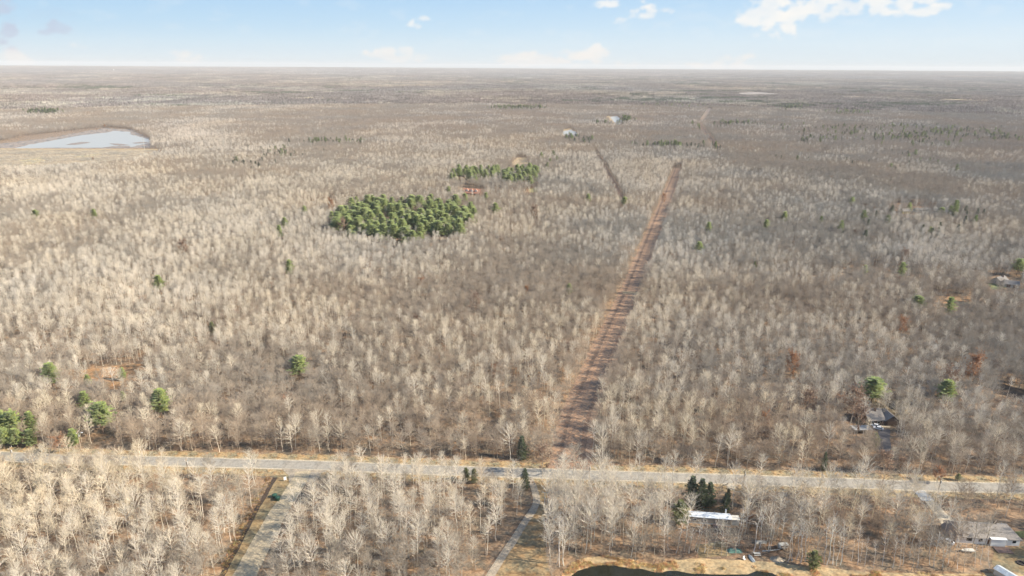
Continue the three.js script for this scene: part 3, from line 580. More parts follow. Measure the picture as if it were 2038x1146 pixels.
// kind, variant, x, top, foot, width factor, label
const singles = [
  ['pine', 0, 106, 721, 772, 1, 'green pine left of the rust-orange clearing'],
  ['pine', 1, 172, 778, 822, .9, 'slim green pine between the orange clearing and the main road'],
  ['pine', 2, 206, 800, 862, .95, 'broad dark pine above the main road, bare crowns before its foot'],
  ['pine', 0, 323, 773, 832, .9, 'bright green pine right of the broad dark one, above the main road'],
  ['pine', 1, 246, 731, 757, .9, 'young pine standing alone in the rust-orange clearing'],
  ['pine', 1, 247, 778, 800, .9, 'little dark pine just below the rust-orange clearing'],
  ['pine', 1, 176, 745, 768, 1, 'small dull pine at the left edge of the orange clearing'],
  ['pine', 0, 8, 817, 868, 1, 'tall pine at the left edge of the roadside pine clump'],
  ['pine', 2, 30, 818, 872, .9, 'tall pine at the back of the roadside pine clump on the left'],
  ['pine', 1, 66, 818, 866, .8, 'rearmost pine of the roadside clump, apart on its right side'],
  ['pine', 2, 10, 852, 893, 1.05, 'low pine in the front left corner of the roadside clump'],
  ['pine', 0, 36, 852, 890, 1, 'low pine in the front middle of the roadside clump'],
  ['pine', 1, 64, 853, 888, 1.1, 'yellowish low pine at the front right of the roadside clump'],
  ['pine', 1, 149, 853, 890, 1, 'pine just behind the utility pole with a lamp arm'],
  ['pine', 2, 592, 707, 748, .95, 'dark round pine alone in the middle of the pale woods'],
  ['pine', 1, 577, 516, 552, .85, 'slim pine alone in the pale woods below the big grove'],
  ['pine', 0, 313, 547, 577, .9, 'single pine half hidden among the palest trees on the left'],
  ['pine', 0, 565, 432, 456, .9, 'upper pine of a pair left of the big grove'],
  ['pine', 1, 554, 447, 472, .9, 'lower pine of a pair left of the big grove'],
  ['pine', 1, 605, 409, 428, .9, 'small single pine left above the big grove'],
  ['pine', 0, 68, 417, 436, 1, 'small pine at the far left edge of the mid woods'],
  ['pine', 1, 185, 415, 430, .9, 'tiny bright pine in the grey woods on the left'],
  ['cedar', 0, 420, 640, 672, 1, 'yellow-green evergreen half hidden in the pale left woods'],
  ['spruce', 1, 1038, 866, 914, 1.1, 'narrow dark spruce on the far side of the main road'],
  ['spruce', 0, 1044, 931, 972, 1, 'narrow spruce leaning over the head of the winding lane'],
  ['cedar', 0, 944, 932, 962, .9, 'small dull cedar in the bare trees below the main road'],
  ['cedar', 0, 927, 930, 958, .9, 'small cedar left of another in the bare roadside trees'],
  ['pine', 1, 1132, 564, 592, .9, 'dark young pine left of the sandy track crossing'],
  ['pine', 0, 1243, 391, 412, 1, 'green pine at the near end of the shaded gap'],
  ['pine', 0, 1392, 480, 512, 1, 'bright pine just right of the cleared strip'],
  ['pine', 1, 1411, 441, 466, 1, 'dull pine behind the bright one, right of the cleared strip'],
  ['cedar', 0, 1503, 519, 545, .8, 'narrow yellow-green cedar in the grey woods'],
  ['pine', 1, 1526, 436, 458, 1, 'dark small pine in the grey woods, upper middle'],
  ['pine', 1, 1563, 420, 436, 1, 'tiny dark pine behind the grey woods'],
  ['pine', 1, 1697, 391, 408, 1, 'tiny dark pine high up in the right woods'],
  ['pine', 2, 1822, 588, 624, 1.05, 'broad pine left of the tan clearing'],
  ['pine', 0, 1818, 576, 597, .8, 'small bright pine behind the broad pine left of the tan clearing'],
  ['pine', 1, 1894, 590, 622, .9, 'two-toned pine in front of the tan clearing'],
  ['pine', 1, 1798, 521, 556, .85, 'narrow pine among pale trees in the right woods'],
  ['pine', 1, 1720, 527, 548, 1, 'low olive pine in the right woods'],
  ['pine', 2, 1743, 751, 800, 1.2, 'large spreading pine behind the brown roofed house'],
  ['pine', 0, 1888, 755, 788, 1, 'pine in the woods right of the spreading pine'],
  ['cedar', 0, 1737, 860, 892, 1.2, 'yellow-green cedar beside the dark driveway'],
  ['spruce', 1, 1834, 872, 898, 1.2, 'short green spruce right of the two white bare trees'],
  ['spruce', 1, 1638, 898, 936, .8, 'dark narrow spruce behind a pale trunk by the road'],
  ['cedar', 0, 1905, 942, 956, 1.3, 'small round evergreen shrub on the far road verge'],
  ['spruce', 0, 1374, 946, 1004, 1.1, 'greyish spruce at the left of the trio above the mobile home'],
  ['spruce', 0, 1393, 951, 1007, 1.1, 'tallest green spruce of the trio above the mobile home'],
  ['spruce', 1, 1410, 958, 1004, 1.2, 'dark spruce at the right of the trio above the mobile home'],
  ['spruce', 0, 1441, 980, 1019, 1, 'dark blue-green spruce behind the right end of the mobile home'],
  ['spruce', 1, 1448, 969, 998, .9, 'thin dull spruce behind the dark one near the road'],
  ['cedar', 0, 1352, 995, 1043, 1.15, 'olive evergreen at the left end of the mobile home'],
  ['cedar', 0, 1617, 1095, 1132, 1.1, 'dull green evergreen on the pond bank among birches'],
  ['pine', 2, 2031, 514, 552, 1, 'dark pine at the right edge behind the grey-roofed house'],
  ['pine', 0, 986, 403, 432, 1, 'broad pine right of the big grove, below the red roof'],
  ['pine', 1, 740, 387, 412, 1, 'tall pine rising behind the left part of the big grove'],
  ['pine', 1, 817, 390, 408, .9, 'small pine behind the middle of the big grove'],
  ['pine', 0, 857, 385, 412, 1, 'dark pine behind the right part of the big grove'],
  ['pine', 1, 893, 370, 395, .9, 'slim pine left of the red roofed house'],
  ['pine', 2, 925, 384, 412, .9, 'pine in front of the red roofed house'],
  ['pine', 1, 967, 382, 402, .9, 'pine beside the tan yard of the red roofed house'],
  ['pine', 1, 1066, 331, 362, 1, 'dark pine at the right end of the smaller grove'],
  ['pine', 1, 1171, 385, 402, 1, 'lone small pine left of the shaded gap'],
  ['pine', 1, 1808, 402, 422, .9, 'dark pine beside the small yellow house'],
  ['pine', 0, 1870, 412, 436, 1.1, 'dull pine clump right of the small yellow house'],
];
for (const [kind, i, x, top, foot, w, label] of singles) {
  const stands = /young|little|low |shrub|roadside pine clump|utility|road|driveway|mobile|bank|trio|spruce|lane|orange clearing/.test(label);   // its foot is in sight; of the others the woods in front hide the foot
  const pos = stands ? G(x, foot) : (() => { const q = G(x, top, kind === 'cedar' ? 10 : 15); q.y = 0; return q; })(), h = heightFor(pos, top);
  plant(kind, i, pos, h, rr(0, 6), label, kind === 'pine' ? 'pine tree' : kind === 'spruce' ? 'spruce tree' : 'cedar tree', undefined, w * (kind === 'pine' ? 1.5 : 1.15));
  if (!/bare (roadside )?trees/.test(label)) keepClear(pos, stands ? h * .8 : 15, Math.min(5, h * .24));
}
const oakList = [
  [1578, 709, 742, 'bright orange oak with leaves left, in the right woods'], [365, 483, 506, 'small round rust-red oak in the pale left woods'], [945, 588, 618, 'dark rust-brown oak in the middle of the woods'],
  [1942, 712, 760, 'tall orange-brown oak near the dark swamp pool'], [1703, 782, 822, 'pinkish rust oak beside the spreading pine'], [1713, 815, 852, 'narrow orange oak left of the brown roofed house'],
  [658, 400, 422, 'rust-red oak left of the big grove'], [680, 440, 460, 'rust-red oak at the left foot of the big grove'], [1802, 500, 520, 'small orange oak in the upper right woods'], [1800, 636, 660, 'low orange-brown oak below the broad pine'],
  [1612, 782, 812, 'dull rust oak left of the pinkish one'], [1895, 742, 780, 'pinkish brown oak right of the lone green pine'], [113, 872, 893, 'low rust-orange oak bush by the roadside pines'], [1765, 905, 930, 'rust-brown oak at the foot of the dark driveway'], [1080, 895, 930, 'low rust oak beside the start of the cleared strip'],
  [1322, 388, 402, 'small orange oak beside the far end of the cleared strip'], [1065, 413, 436, 'pale orange oak right of the big grove'], [826, 415, 430, 'pale orange oak inside the big grove'], [1870, 935, 952, 'low rust oak on the far roadside'],
];
oakList.forEach(([x, top, foot, label], i) => { const pos = G(x, top, Math.min(17, heightFor(G(x, foot), top) * 1.5)); pos.y = 0; const h = heightFor(pos, top); plant('oak', i, pos, h, rr(0, 6), label, 'oak tree', undefined, clamp(12 / h, .9, 1.5)); keepClear(pos, 14, 3.5); });
const groveNamed = [];
function grove(poly, n, group, label, hr, sep) {
  const w = px2(poly), xs = w.map((p) => p.x), zs = w.map((p) => p.z), done = [];
  for (let k = 0; k < 9000 && done.length < n; k++) {
    const x = rr(Math.min(...xs), Math.max(...xs)), z = rr(Math.min(...zs), Math.max(...zs));
    if (!inPoly(w, x, z) || fbm(x / 22, z / 22, 2) < .29 || done.some((q) => Math.hypot(q[0] - x, q[1] - z) < sep)) continue;
    done.push([x, z]); const [px, py] = P(x, 0, z), u = (px - Math.min(...poly.map((q) => q[0]))) / (Math.max(...poly.map((q) => q[0])) - Math.min(...poly.map((q) => q[0]))), v = (py - Math.min(...poly.map((q) => q[1]))) / (Math.max(...poly.map((q) => q[1])) - Math.min(...poly.map((q) => q[1])));
    const o = plant('pine', done.length, new THREE.Vector3(x, 0, z), rr(...hr), rr(0, 6), label, 'pine tree', group, rr(1.25, 1.9));
    groveNamed.push([o, label + ', ' + ['backmost row', 'second row from back', 'middle row', 'second row from front', 'front row'][clamp(Math.floor(v * 5), 0, 4)] + ', ' + ['far left', 'left', 'left of centre', 'right of centre', 'right', 'far right'][clamp(Math.floor(u * 6), 0, 5)], px]);
  }
  zones.push({ w, thin: 1, x0: Math.min(...xs), x1: Math.max(...xs), z0: Math.min(...zs), z1: Math.max(...zs) });
}
grove(GROVE, 190, 'pines of the big grove', 'green pine in the big grove', [11, 21], 6.0);
grove(GROVE2, 70, 'pines of the smaller grove', 'green pine in the smaller grove', [13, 19], 5.4);

// ---------------------------------------------------------------- bare trees that stand out
const birchGroup = 'leaning birches along the pond bank';
const birches = [[1113, 1128, 1118, 1040], [1122, 1126, 1140, 1045], [1108, 1122, 1092, 1030], [1330, 1094, 1342, 1040], [1345, 1101, 1336, 1030], [1362, 1097, 1352, 1032], [1371, 1101, 1352, 1040], [1384, 1098, 1374, 1030], [1387, 1100, 1380, 1028], [1402, 1100, 1418, 1048], [1422, 1092, 1424, 1034], [1463, 1090, 1460, 1020], [1470, 1084, 1476, 1020], [1499, 1100, 1497, 1010], [1511, 1092, 1520, 1015], [1530, 1098, 1530, 1030], [1533, 1096, 1544, 1034], [1552, 1090, 1556, 1024], [1568, 1118, 1578, 1050], [1576, 1116, 1592, 1052], [1584, 1114, 1598, 1040], [1590, 1108, 1606, 1060], [1593, 1120, 1614, 1050], [1602, 1118, 1622, 1062], [1628, 1084, 1616, 1040], [1640, 1122, 1660, 1040], [1645, 1124, 1672, 1036], [1650, 1120, 1668, 1060], [1657, 1124, 1680, 1050], [1664, 1125, 1676, 1060], [1672, 1124, 1700, 1052], [1694, 1116, 1704, 1078], [1706, 1124, 1728, 1060], [1712, 1118, 1724, 1080], [1720, 1126, 1738, 1080], [1738, 1130, 1756, 1084], [1756, 1126, 1780, 1070], [1776, 1130, 1796, 1080], [1790, 1128, 1806, 1084], [1796, 1126, 1818, 1074], [1824, 1130, 1846, 1082], [1850, 1124, 1872, 1070], [1858, 1128, 1870, 1064], [1875, 1130, 1884, 1078], [1886, 1126, 1908, 1074], [1905, 1132, 1926, 1082], [1918, 1130, 1940, 1086], [1940, 1128, 1962, 1084], [1952, 1124, 1972, 1080], [1968, 1134, 1994, 1100]];
const birchProto = Array.from({ length: 4 }, (_, i) => protoOf('birch_tree', bareTree({ h: 17, start: .55, spread: 1.9, prim: 16, sec: 4, twig: 3, fine: .018, r0: .15, bark: palette.birch, twigCol: [.40, .34, .27], wander: .4 })));
protos.birch = birchProto;
const birchNamed = [];
for (const [x, y, tx, ty] of birches) {
  const pos = G(x, y), h = Math.max(9, heightFor(pos, ty) * 1.15);
  const bt = plant('birch', Math.floor(rnd() * 4), pos, h, rr(0, 6), x < 1140 ? 'white birch at the left end of the pond bank' : x < 1480 ? (tx > x ? 'right-leaning' : 'left-leaning') + ' birch between mobile home and pond' : x < 1640 ? (tx > x + 8 ? 'leaning ' : 'upright ') + 'white birch by the cluttered yard above the pond' : (tx - x > 18 ? 'strongly ' : '') + 'slanting birch above the sandy bank, ' + (x < 1700 ? 'left part of row' : x < 1830 ? 'middle of row' : 'right part of row'), 'birch tree', x < 1140 ? 'birches at the left end of the pond bank' : x < 1480 ? 'birches below the mobile home' : x < 1640 ? 'birches by the cluttered yard' : birchGroup, .9, 0, leanFor(pos, h, tx + (tx - x) * .15));
  birchNamed.push([bt, bt.userData.label, x]);
}
const standouts = [
  ['hardwood', 1141, 888, 946, 1.35, 'broad bare tree standing alone on the verge before the cleared strip'], ['aspen', 1786, 832, 888, 1, 'tall white bare tree right of the dark driveway'], ['aspen', 1796, 858, 895, 1.35, 'short spreading white bare tree right of the taller white one'],
  ['aspen', 1644, 846, 908, 1.25, 'white bare tree with a fan-shaped top near the road'], ['hardwood', 1774, 944, 985, .9, 'grey bare tree overlapping the road near the concrete driveway'], ['aspen', 2000, 936, 1030, 1, 'tall pale tree overlapping the road at the right side'], ['aspen', 2030, 930, 1020, .9, 'tall pale tree at the right edge of the road'],
  ['hardwood', 1782, 985, 1030, 1.3, 'wide bare tree with radiating limbs below the road'], ['aspen', 1240, 780, 828, .9, 'pale slender tree right of the cleared strip'], ['hardwood', 1905, 1010, 1060, 1.1, 'yellowish bare tree beside the gravel driveway'], ['hardwood', 1960, 1025, 1090, 1.2, 'bare tree before the long grey roof'], ['hardwood', 1935, 1030, 1092, 1.1, 'bare tree in front of the middle of the long house'],
];
for (const [kind, x, top, foot, w, label] of standouts) { const pos = G(x, foot), h = heightFor(pos, top); plant(kind, Math.floor(rnd() * 6), pos, h, rr(0, 6), label, 'bare tree', undefined, w * clamp(13 / h, .7, 1.3)); keepClear(pos, h * .5, 3); }


// ---------------------------------------------------------------- houses
function facade(w, side, L, Wd, x, y, fw, fh, parent, name, m, extra) {      // a framed opening on a wall: 's' faces +z, 'n' -z, 'e' +x, 'w' -x
  const f = new MB(), g = new MB(), d = .08;
  const put = (B, u, v, su, sv, out) => { if (side === 's') B.box(u, v, Wd / 2 + out, su, sv, d); if (side === 'n') B.box(u, v, -Wd / 2 - out, su, sv, d); if (side === 'e') B.box(L / 2 + out, v, u, d, sv, su); if (side === 'w') B.box(-L / 2 - out, v, u, d, sv, su); };
  put(f, x, y + fh / 2, fw, .1, .045); put(f, x, y - fh / 2, fw, .1, .045); put(f, x - fw / 2, y, .1, fh - .1, .045); put(f, x + fw / 2, y, .1, fh - .1, .045);
  const frame = f.build(name, M.trim, parent);
  put(g, x, y, fw - .1, fh - .1, .015); g.build(name === 'door' ? 'door_leaf' : 'pane', m, frame);
  if (name === 'door') { const k = new MB(); put(k, x + fw * .35, y, .1, .1, .09); k.build('handle', M.metal, frame); }
}
function gableRoof(L, Wd, wallH, roofH, over, t, hip = 0) {
  const b = new MB(), e = wallH - over * roofH / (Wd / 2), l = L / 2 + over, w = Wd / 2 + over, r = l - hip;
  for (const s of [-1, 1]) {
    const a = [-l, e, s * w], c = [l, e, s * w], d = [r, wallH + roofH, 0], f = [-r, wallH + roofH, 0], up = (p) => [p[0], p[1] + t, p[2]];
    b.quad(up(a), up(c), up(d), up(f)).quad(a, c, d, f).quad(a, c, up(c), up(a));
    const end = [s * l, e, -w], end2 = [s * l, e, w], top = [s * r, wallH + roofH, 0];
    if (hip) b.tri(up(end), up(end2), up(top)).quad(end, end2, up(end2), up(end)); else b.quad(end, top, up(top), up(end)).quad(end2, top, up(top), up(end2));
  }
  return b;
}
function house({ name, label, pos, turn = 0, L, Wd, wallH, roofH, over = .4, hip = 0, wall, roof, windows = [], doors = [], chimney, vents = [] }) {
  const o = thing(name, label, 'house', pos, turn), w = new MB();
  w.box(0, wallH / 2, 0, L, wallH, Wd);
  if (!hip) for (const s of [-1, 1]) w.tri([s * L / 2, wallH, -Wd / 2], [s * L / 2, wallH, Wd / 2], [s * L / 2, wallH + roofH, 0]);
  w.build('wall', wall, o);
  const r = gableRoof(L, Wd, wallH, roofH, over, .16, hip).build('roof', roof, o);
  if (chimney) { const c = new MB(); c.box(chimney[0], wallH + roofH * .5 + .8, chimney[1], .8, 2 + roofH * .4, .8); c.build('chimney', M.brownWall, r); }
  for (const v of vents) { const c = new MB(); c.box(v[0], wallH + roofH * (1 - Math.abs(v[1]) / (Wd / 2)) + .25, v[1], .25, .7, .25); c.build('vent', M.metal, r); }
  for (const [side, x, y, a, b] of windows) facade(w, side, L, Wd, x, y, a, b, o, 'window', M.glass);
  for (const [side, x, a, b] of doors) facade(w, side, L, Wd, x, (b ?? 2.05) / 2 + .06, a ?? .95, b ?? 2.05, o, 'door', M.door);
  return o;
}
const facing = (a, b) => { const p = G(...a), q = G(...b); return Math.atan2(-(q.z - p.z), q.x - p.x); };
const mid = (a, b) => G(...a).lerp(G(...b), .5);
const prism = (b, L, Wd, h, y) => b;
{ // mobile home
  const a = [1371, 1040], b = [1455, 1046.5], p = mid(a, b), L = G(...a).distanceTo(G(...b));
  const o = thing('mobile_home', 'long narrow mobile home with a white roof and beige walls above the pond', 'mobile home', p, facing(a, b)); o.position.z -= 1.6;
  const w = new MB(); w.box(0, 1.75, 0, L, 2.3, 3.5); w.build('wall', M.beige, o);
  const k = new MB(); k.box(0, .3, 0, L - .1, .6, 3.4); k.build('skirting', M.offwhite, o);
  const r = gableRoof(L, 3.5, 2.9, .42, .12, .1).build('roof', M.whiteRoof, o);
  const v = new MB(); v.box(2, 3.55, -.9, .3, .5, .3); v.box(6.6, 3.5, .8, .25, .45, .25); v.box(L / 2 - 1, 3.45, .9, .4, .25, .4); v.build('vent', M.metal, r);
  const c = new MB(); c.box(L / 2 - 1.5, 3.2, -2.1, .45, 2.6, .45); c.box(L / 2 - 1.5, 1, -2.1, .6, 2, .6); c.build('chimney', M.white, o);
  for (const x of [-L * .36, -L * .12, L * .36]) facade(w, 's', L, 3.5, x, 1.85, 1.3, .9, o, 'window', M.glass);
  facade(w, 'e', L, 3.5, 0, 1.85, 1.1, .9, o, 'window', M.glass); facade(w, 's', L, 3.5, L * .17, 1.7, .95, 2, o, 'door', M.door);
  const d = new MB(); d.box(L * .17, .32, 2.9, 3.2, .14, 2.2); for (const x of [-1.4, 1.4]) for (const z of [2, 3.8]) d.box(L * .17 + x, .13, z, .12, .26, .12); d.build('deck', M.deck, o);
  const s = new MB(); s.box(L / 2 + 1.7, 1.25, -.2, 2.9, 2.5, 2.6); s.box(L / 2 + 1.7, 2.56, -.2, 3.3, .12, 3); s.build('porch', M.offwhite, o);
}
{ // long hipped house bottom right
  const a = [1904, 1080], b = [2030, 1087], p = mid(a, b), L = G(...a).distanceTo(G(...b)); p.z -= 4.6;
  const o = house({ name: 'ranch_house', label: 'long low house with a grey-brown hipped roof at the bottom right', pos: p, turn: facing(a, b), L, Wd: 9, wallH: 2.9, roofH: 2.6, hip: 3.2, over: .5, wall: M.white, roof: M.brownRoof,
    windows: [['s', -L * .3, 1.7, 2, 1.3], ['s', -L * .12, 1.7, 1.4, 1.3], ['s', L * .26, 1.7, 1.3, 1.1], ['s', L * .41, 1.7, 1.3, 1.1], ['s', L * .13, 1.7, 1.6, 1.2], ['e', 0, 1.7, 1.2, 1.1]], doors: [['s', L * .03, 1.8, 2.1]], chimney: [L * .2, -.8], vents: [[-L * .2, 1.4], [L * .32, -1.2]] });
  const g = new MB(); g.box(L * .14, 1.5, 4.95, 5.2, 3, .9); g.box(L * .14, 3.08, 5.05, 5.6, .14, 1.3); g.build('porch', M.white, o);
  const w2 = new MB(); w2.box(-L / 2 - .3, 1.5, 1.2, 4, 3, 6); w2.tri([-L / 2 - 2.3, 3, 4.2], [-L / 2 + 1.7, 3, 4.2], [-L / 2 - .3, 5, 4.2]); w2.build('garage_wall', M.greyWall, o);
  const w3 = new MB(); for (const s of [-1, 1]) w3.quad([-L / 2 - .3, 5.15, -1.9], [-L / 2 - .3, 5.15, 4.5], [-L / 2 - .3 + s * 2.5, 2.85, 4.5], [-L / 2 - .3 + s * 2.5, 2.85, -1.9]); w3.build('garage_roof', M.brownRoof, o);
  const d = new MB(); d.box(L * .17, .25, 7.6, 5.5, .16, 3.4); for (const x of [-2.4, 0, 2.4]) d.box(L * .17 + x, .1, 9, .15, .2, .15); d.build('deck', M.deck, o);
}
{ // brown roofed house beyond the road
  const a = [1726, 846], b = [1757, 847], p = mid(a, b), L = G(...a).distanceTo(G(...b)); p.z -= 5.5;
  const o = house({ name: 'brown_house', label: 'house with a wide brownish grey roof beyond the main road', pos: p, turn: .06, L: L * 1.1, Wd: 11, wallH: 2.9, roofH: 3.6, wall: M.brownWall, roof: M.brownRoof, windows: [['s', -2, 1.6, 1.4, 1.1], ['s', 1.2, 1.6, 1.4, 1.1], ['e', 1.5, 1.6, 1.1, 1.1], ['w', -1.5, 1.6, 1.1, 1.1]], doors: [['s', 3.4]], chimney: [1, 1.2], vents: [[-2, 2], [3, -2]] });
  const c = new MB(); c.box(L * .55 + 3.6, 1.45, 2.2, 7, 2.9, 8); c.tri([L * .55 + .1, 2.9, 6.2], [L * .55 + 7.1, 2.9, 6.2], [L * .55 + 3.6, 5.3, 6.2]); c.tri([L * .55 + .1, 2.9, -1.8], [L * .55 + 7.1, 2.9, -1.8], [L * .55 + 3.6, 5.3, -1.8]); c.build('garage_wall', M.darkWall, o);
  const e = new MB(); for (const s of [-1, 1]) e.quad([L * .55 + 3.6, 5.45, -2.2], [L * .55 + 3.6, 5.45, 6.6], [L * .55 + 3.6 + s * 4, 2.75, 6.6], [L * .55 + 3.6 + s * 4, 2.75, -2.2]); e.build('garage_roof', M.brownRoof, o);
  const g = new MB(); g.box(L * .55 + 3.6, 1.2, 6.24, 4.6, 2.3, .08); g.build('garage_door', M.brownWall, o);
  const sh = thing('garden_shed', 'small grey shed behind the brown roofed house', 'shed', G(1722, 810), .2), sw = new MB(); sw.box(0, 1.1, 0, 4, 2.2, 3); for (const s of [-1, 1]) sw.tri([s * 2, 2.2, -1.5], [s * 2, 2.2, 1.5], [s * 2, 3.3, 0]); sw.build('wall', M.greyWall, sh);
  gableRoof(4, 3, 2.2, 1.1, .25, .1).build('roof', M.greyRoof, sh); facade(sw, 's', 4, 3, 0, 1.05, 1, 1.9, sh, 'door', M.brownWall);
  const cp = thing('carport', 'low carport with a flat pale grey roof left of the dark driveway', 'carport', G(1713, 860), .05), cr = new MB(); cr.box(0, 2.45, 0, 9, .16, 4.6); cr.build('roof', M.greyWall, cp);
  for (const x of [-4.2, 0, 4.2]) for (const z of [-2, 2]) { const q = new MB(); q.box(x, 1.19, z, .14, 2.36, .14); q.build('post', M.trim, cp); }
}
{ // red roofed house far off, with three dormers
  const a = [923, 387], b = [958, 389], p = mid(a, b), L = G(...a).distanceTo(G(...b)); p.z -= 5;
  const o = house({ name: 'red_roofed_house', label: 'large far-off log house with a red roof and three white dormers', pos: p, turn: facing(a, b), L, Wd: 10, wallH: 3.2, roofH: 4.6, wall: M.logWall, roof: M.redRoof, windows: [['s', -L * .35, 1.7, 1.6, 1.4], ['s', -L * .15, 1.7, 1.6, 1.4], ['s', L * .2, 1.7, 1.6, 1.4], ['s', L * .38, 1.7, 1.6, 1.4]], doors: [['s', 0, 1.6, 2.2]] });
  for (const x of [-L * .27, 0, L * .24]) { const d = new MB(); d.box(x, 5.4, 2.4, 2.6, 2.4, 2.6); d.tri([x - 1.3, 6.6, 3.7], [x + 1.3, 6.6, 3.7], [x, 7.9, 3.7]); const q = d.build('dormer', M.white, o); const e = new MB(); for (const s of [-1, 1]) e.quad([x, 8.02, .2], [x, 8.02, 4], [x + s * 1.6, 6.5, 4], [x + s * 1.6, 6.5, .2]); e.build('dormer_roof', M.redRoof, q); const g = new MB(); g.box(x, 5.6, 3.72, 1.2, 1.3, .06); g.build('window', M.glass, q); }
  const pr = new MB(); pr.box(0, 2.6, 6.3, L * .9, .14, 2.4); pr.build('porch_roof', M.redRoof, o); for (let i = 0; i < 6; i++) { const q = new MB(); q.box(-L * .43 + i * L * .172, 1.26, 7.3, .18, 2.5, .18); q.build('porch_post', M.trim, o); }
}
house({ name: 'grey_house', label: 'grey-roofed house with a green lawn near the right edge', pos: G(1988, 563), turn: .5, L: 11, Wd: 8, wallH: 2.8, roofH: 2.8, wall: M.greyWall, roof: M.greyRoof, windows: [['s', -3, 1.6, 1.4, 1.1], ['s', 3, 1.6, 1.4, 1.1], ['e', 0, 1.6, 1.2, 1.1], ['w', 0, 1.6, 1.2, 1.1]], doors: [['s', 0]], chimney: [2, 1] });
house({ name: 'grey_garage', label: 'wide garage with a pale grey roof beside the grey-roofed house', pos: G(2011, 570), turn: -.45, L: 10, Wd: 7.5, wallH: 2.7, roofH: 2.3, wall: M.offwhite, roof: M.greyRoof, windows: [['w', 0, 1.6, 1, 1]], doors: [['s', -2.2, 2.8, 2.3], ['s', 2.2, 2.8, 2.3]] });
house({ name: 'yellow_house', label: 'small far-off yellow house beside a dark pine', pos: G(1800, 424), turn: .1, L: 9, Wd: 7, wallH: 3, roofH: 2.4, wall: M.yellow, roof: M.greyRoof, windows: [['s', -2.5, 1.7, 1.2, 1.1], ['s', 2.5, 1.7, 1.2, 1.1]], doors: [['s', 0]] });
house({ name: 'low_house', label: 'low far-off house with a pale roof right of the yellow one', pos: G(1832, 421), turn: .1, L: 16, Wd: 7, wallH: 2.7, roofH: 1.8, wall: M.offwhite, roof: M.greyRoof, windows: [['s', -4, 1.6, 1.4, 1], ['s', 1, 1.6, 1.4, 1], ['s', 5, 1.6, 1.2, 1]], doors: [['s', -1.5]] });
{ // pale roof by the shore
  const o = thing('boathouse', 'small boathouse with a pale metal roof at the bottom edge, on the sandy bank', 'shed', G(2000, 1150), .45), w = new MB();
  w.box(0, 1.1, 0, 3.2, 2.2, 6); for (const s of [-1, 1]) w.tri([-1.6, 2.2, s * 3], [1.6, 2.2, s * 3], [0, 2.9, s * 3]); w.build('wall', M.offwhite, o);
  const r = new MB(); for (const s of [-1, 1]) r.quad([0, 2.98, -3.3], [0, 2.98, 3.3], [s * 1.9, 2.18, 3.3], [s * 1.9, 2.18, -3.3]).quad([0, 2.92, -3.3], [0, 2.92, 3.3], [s * 1.9, 2.12, 3.3], [s * 1.9, 2.12, -3.3]); r.build('roof', M.paleMetal, o);
  const d = new MB(); d.box(0, 1, -3.03, 1.4, 1.9, .06); d.build('door', M.door, o);
  const b = thing('board_stack', 'stack of tan boards leaning by the pale metal roof', 'boards', G(1983, 1143), .5), k = new MB(); for (let i = 0; i < 5; i++) k.box(rr(-.05, .05), .12 + i * .13, 0, 1.2, .11, 5 - i * .2); k.build('board', M.tan, b);
}

// ---------------------------------------------------------------- poles
function utilityPole(x, top, foot, label, lamp) {
  const pos = G(x, foot), h = heightFor(pos, top), o = thing('utility_pole', label, 'utility pole', pos, rr(-.1, .1)), s = new MB(); s.limb([0, 0, 0], [0, h, 0], .19, .13, 8); s.build('shaft', M.poleWood, o);
  const a = new MB(); a.box(0, h - .6, 0, .14, .16, 2.4); a.build('crossarm', M.poleWood, o);
  for (const z of [-1.1, 0, 1.1]) { const i = new MB(); i.limb([0, h - .52, z], [0, h - .15, z], .09, .06, 6); i.build('insulator', M.insul, o); }
  const t = new MB(); t.limb([.3, h - 2.6, 0], [.3, h - 1.5, 0], .28, .28, 8); t.limb([.3, h - 1.5, 0], [.3, h - 1.42, 0], .28, .02, 8); t.build('transformer', M.poleGrey, o);
  if (lamp) { const l = new MB(); l.limb([0, h - 1, 0], [1.8, h - .5, .4], .05, .05, 5); l.box(2.1, h - .45, .45, .8, .16, .4); l.build('lamp_arm', M.insul, o); }
  keepClear(pos, 6, 2.2); return new THREE.Vector3(pos.x, h - .2, pos.z);
}
const tops = [];
tops.push(utilityPole(-330, 860, 918, 'wooden utility pole by the road beyond the picture edge'));
utilityPole(162, 858, 896, 'wooden utility pole with a lamp arm beside the roadside pines', true);
for (const [x, t, f, l] of [[30, 889, 932, 'wooden utility pole in the bare trees at the far left of the road'], [376, 912, 951, 'dark utility pole left of the side road junction'], [821, 917, 955, 'utility pole between bare trees right of the junction'], [1172, 924, 962, 'utility pole on the near verge right of the cleared strip'], [1478, 935, 976, 'utility pole beside the pale driveway stub and spruces'], [1861, 950, 1005, 'utility pole beside the concrete driveway entrance']]) tops.push(utilityPole(x, t, f, l));
tops.push(utilityPole(2420, 965, 1020, 'utility pole right of the picture by the road'));
{ const o = thing('power_line', 'thin wires strung between the roadside utility poles', 'power line'), b = new MB();
  for (const dz of [-1.1, 1.1]) for (let i = 0; i < tops.length - 1; i++) { let q = null; for (let k = 0; k <= 10; k++) { const t = k / 10, p = tops[i].clone().lerp(tops[i + 1], t); const v = [p.x, p.y - 1.6 * 4 * t * (1 - t), p.z + dz]; if (q) b.limb(q, v, .014, .014, 3); q = v; } }
  b.build('wire', M.wire, o); }
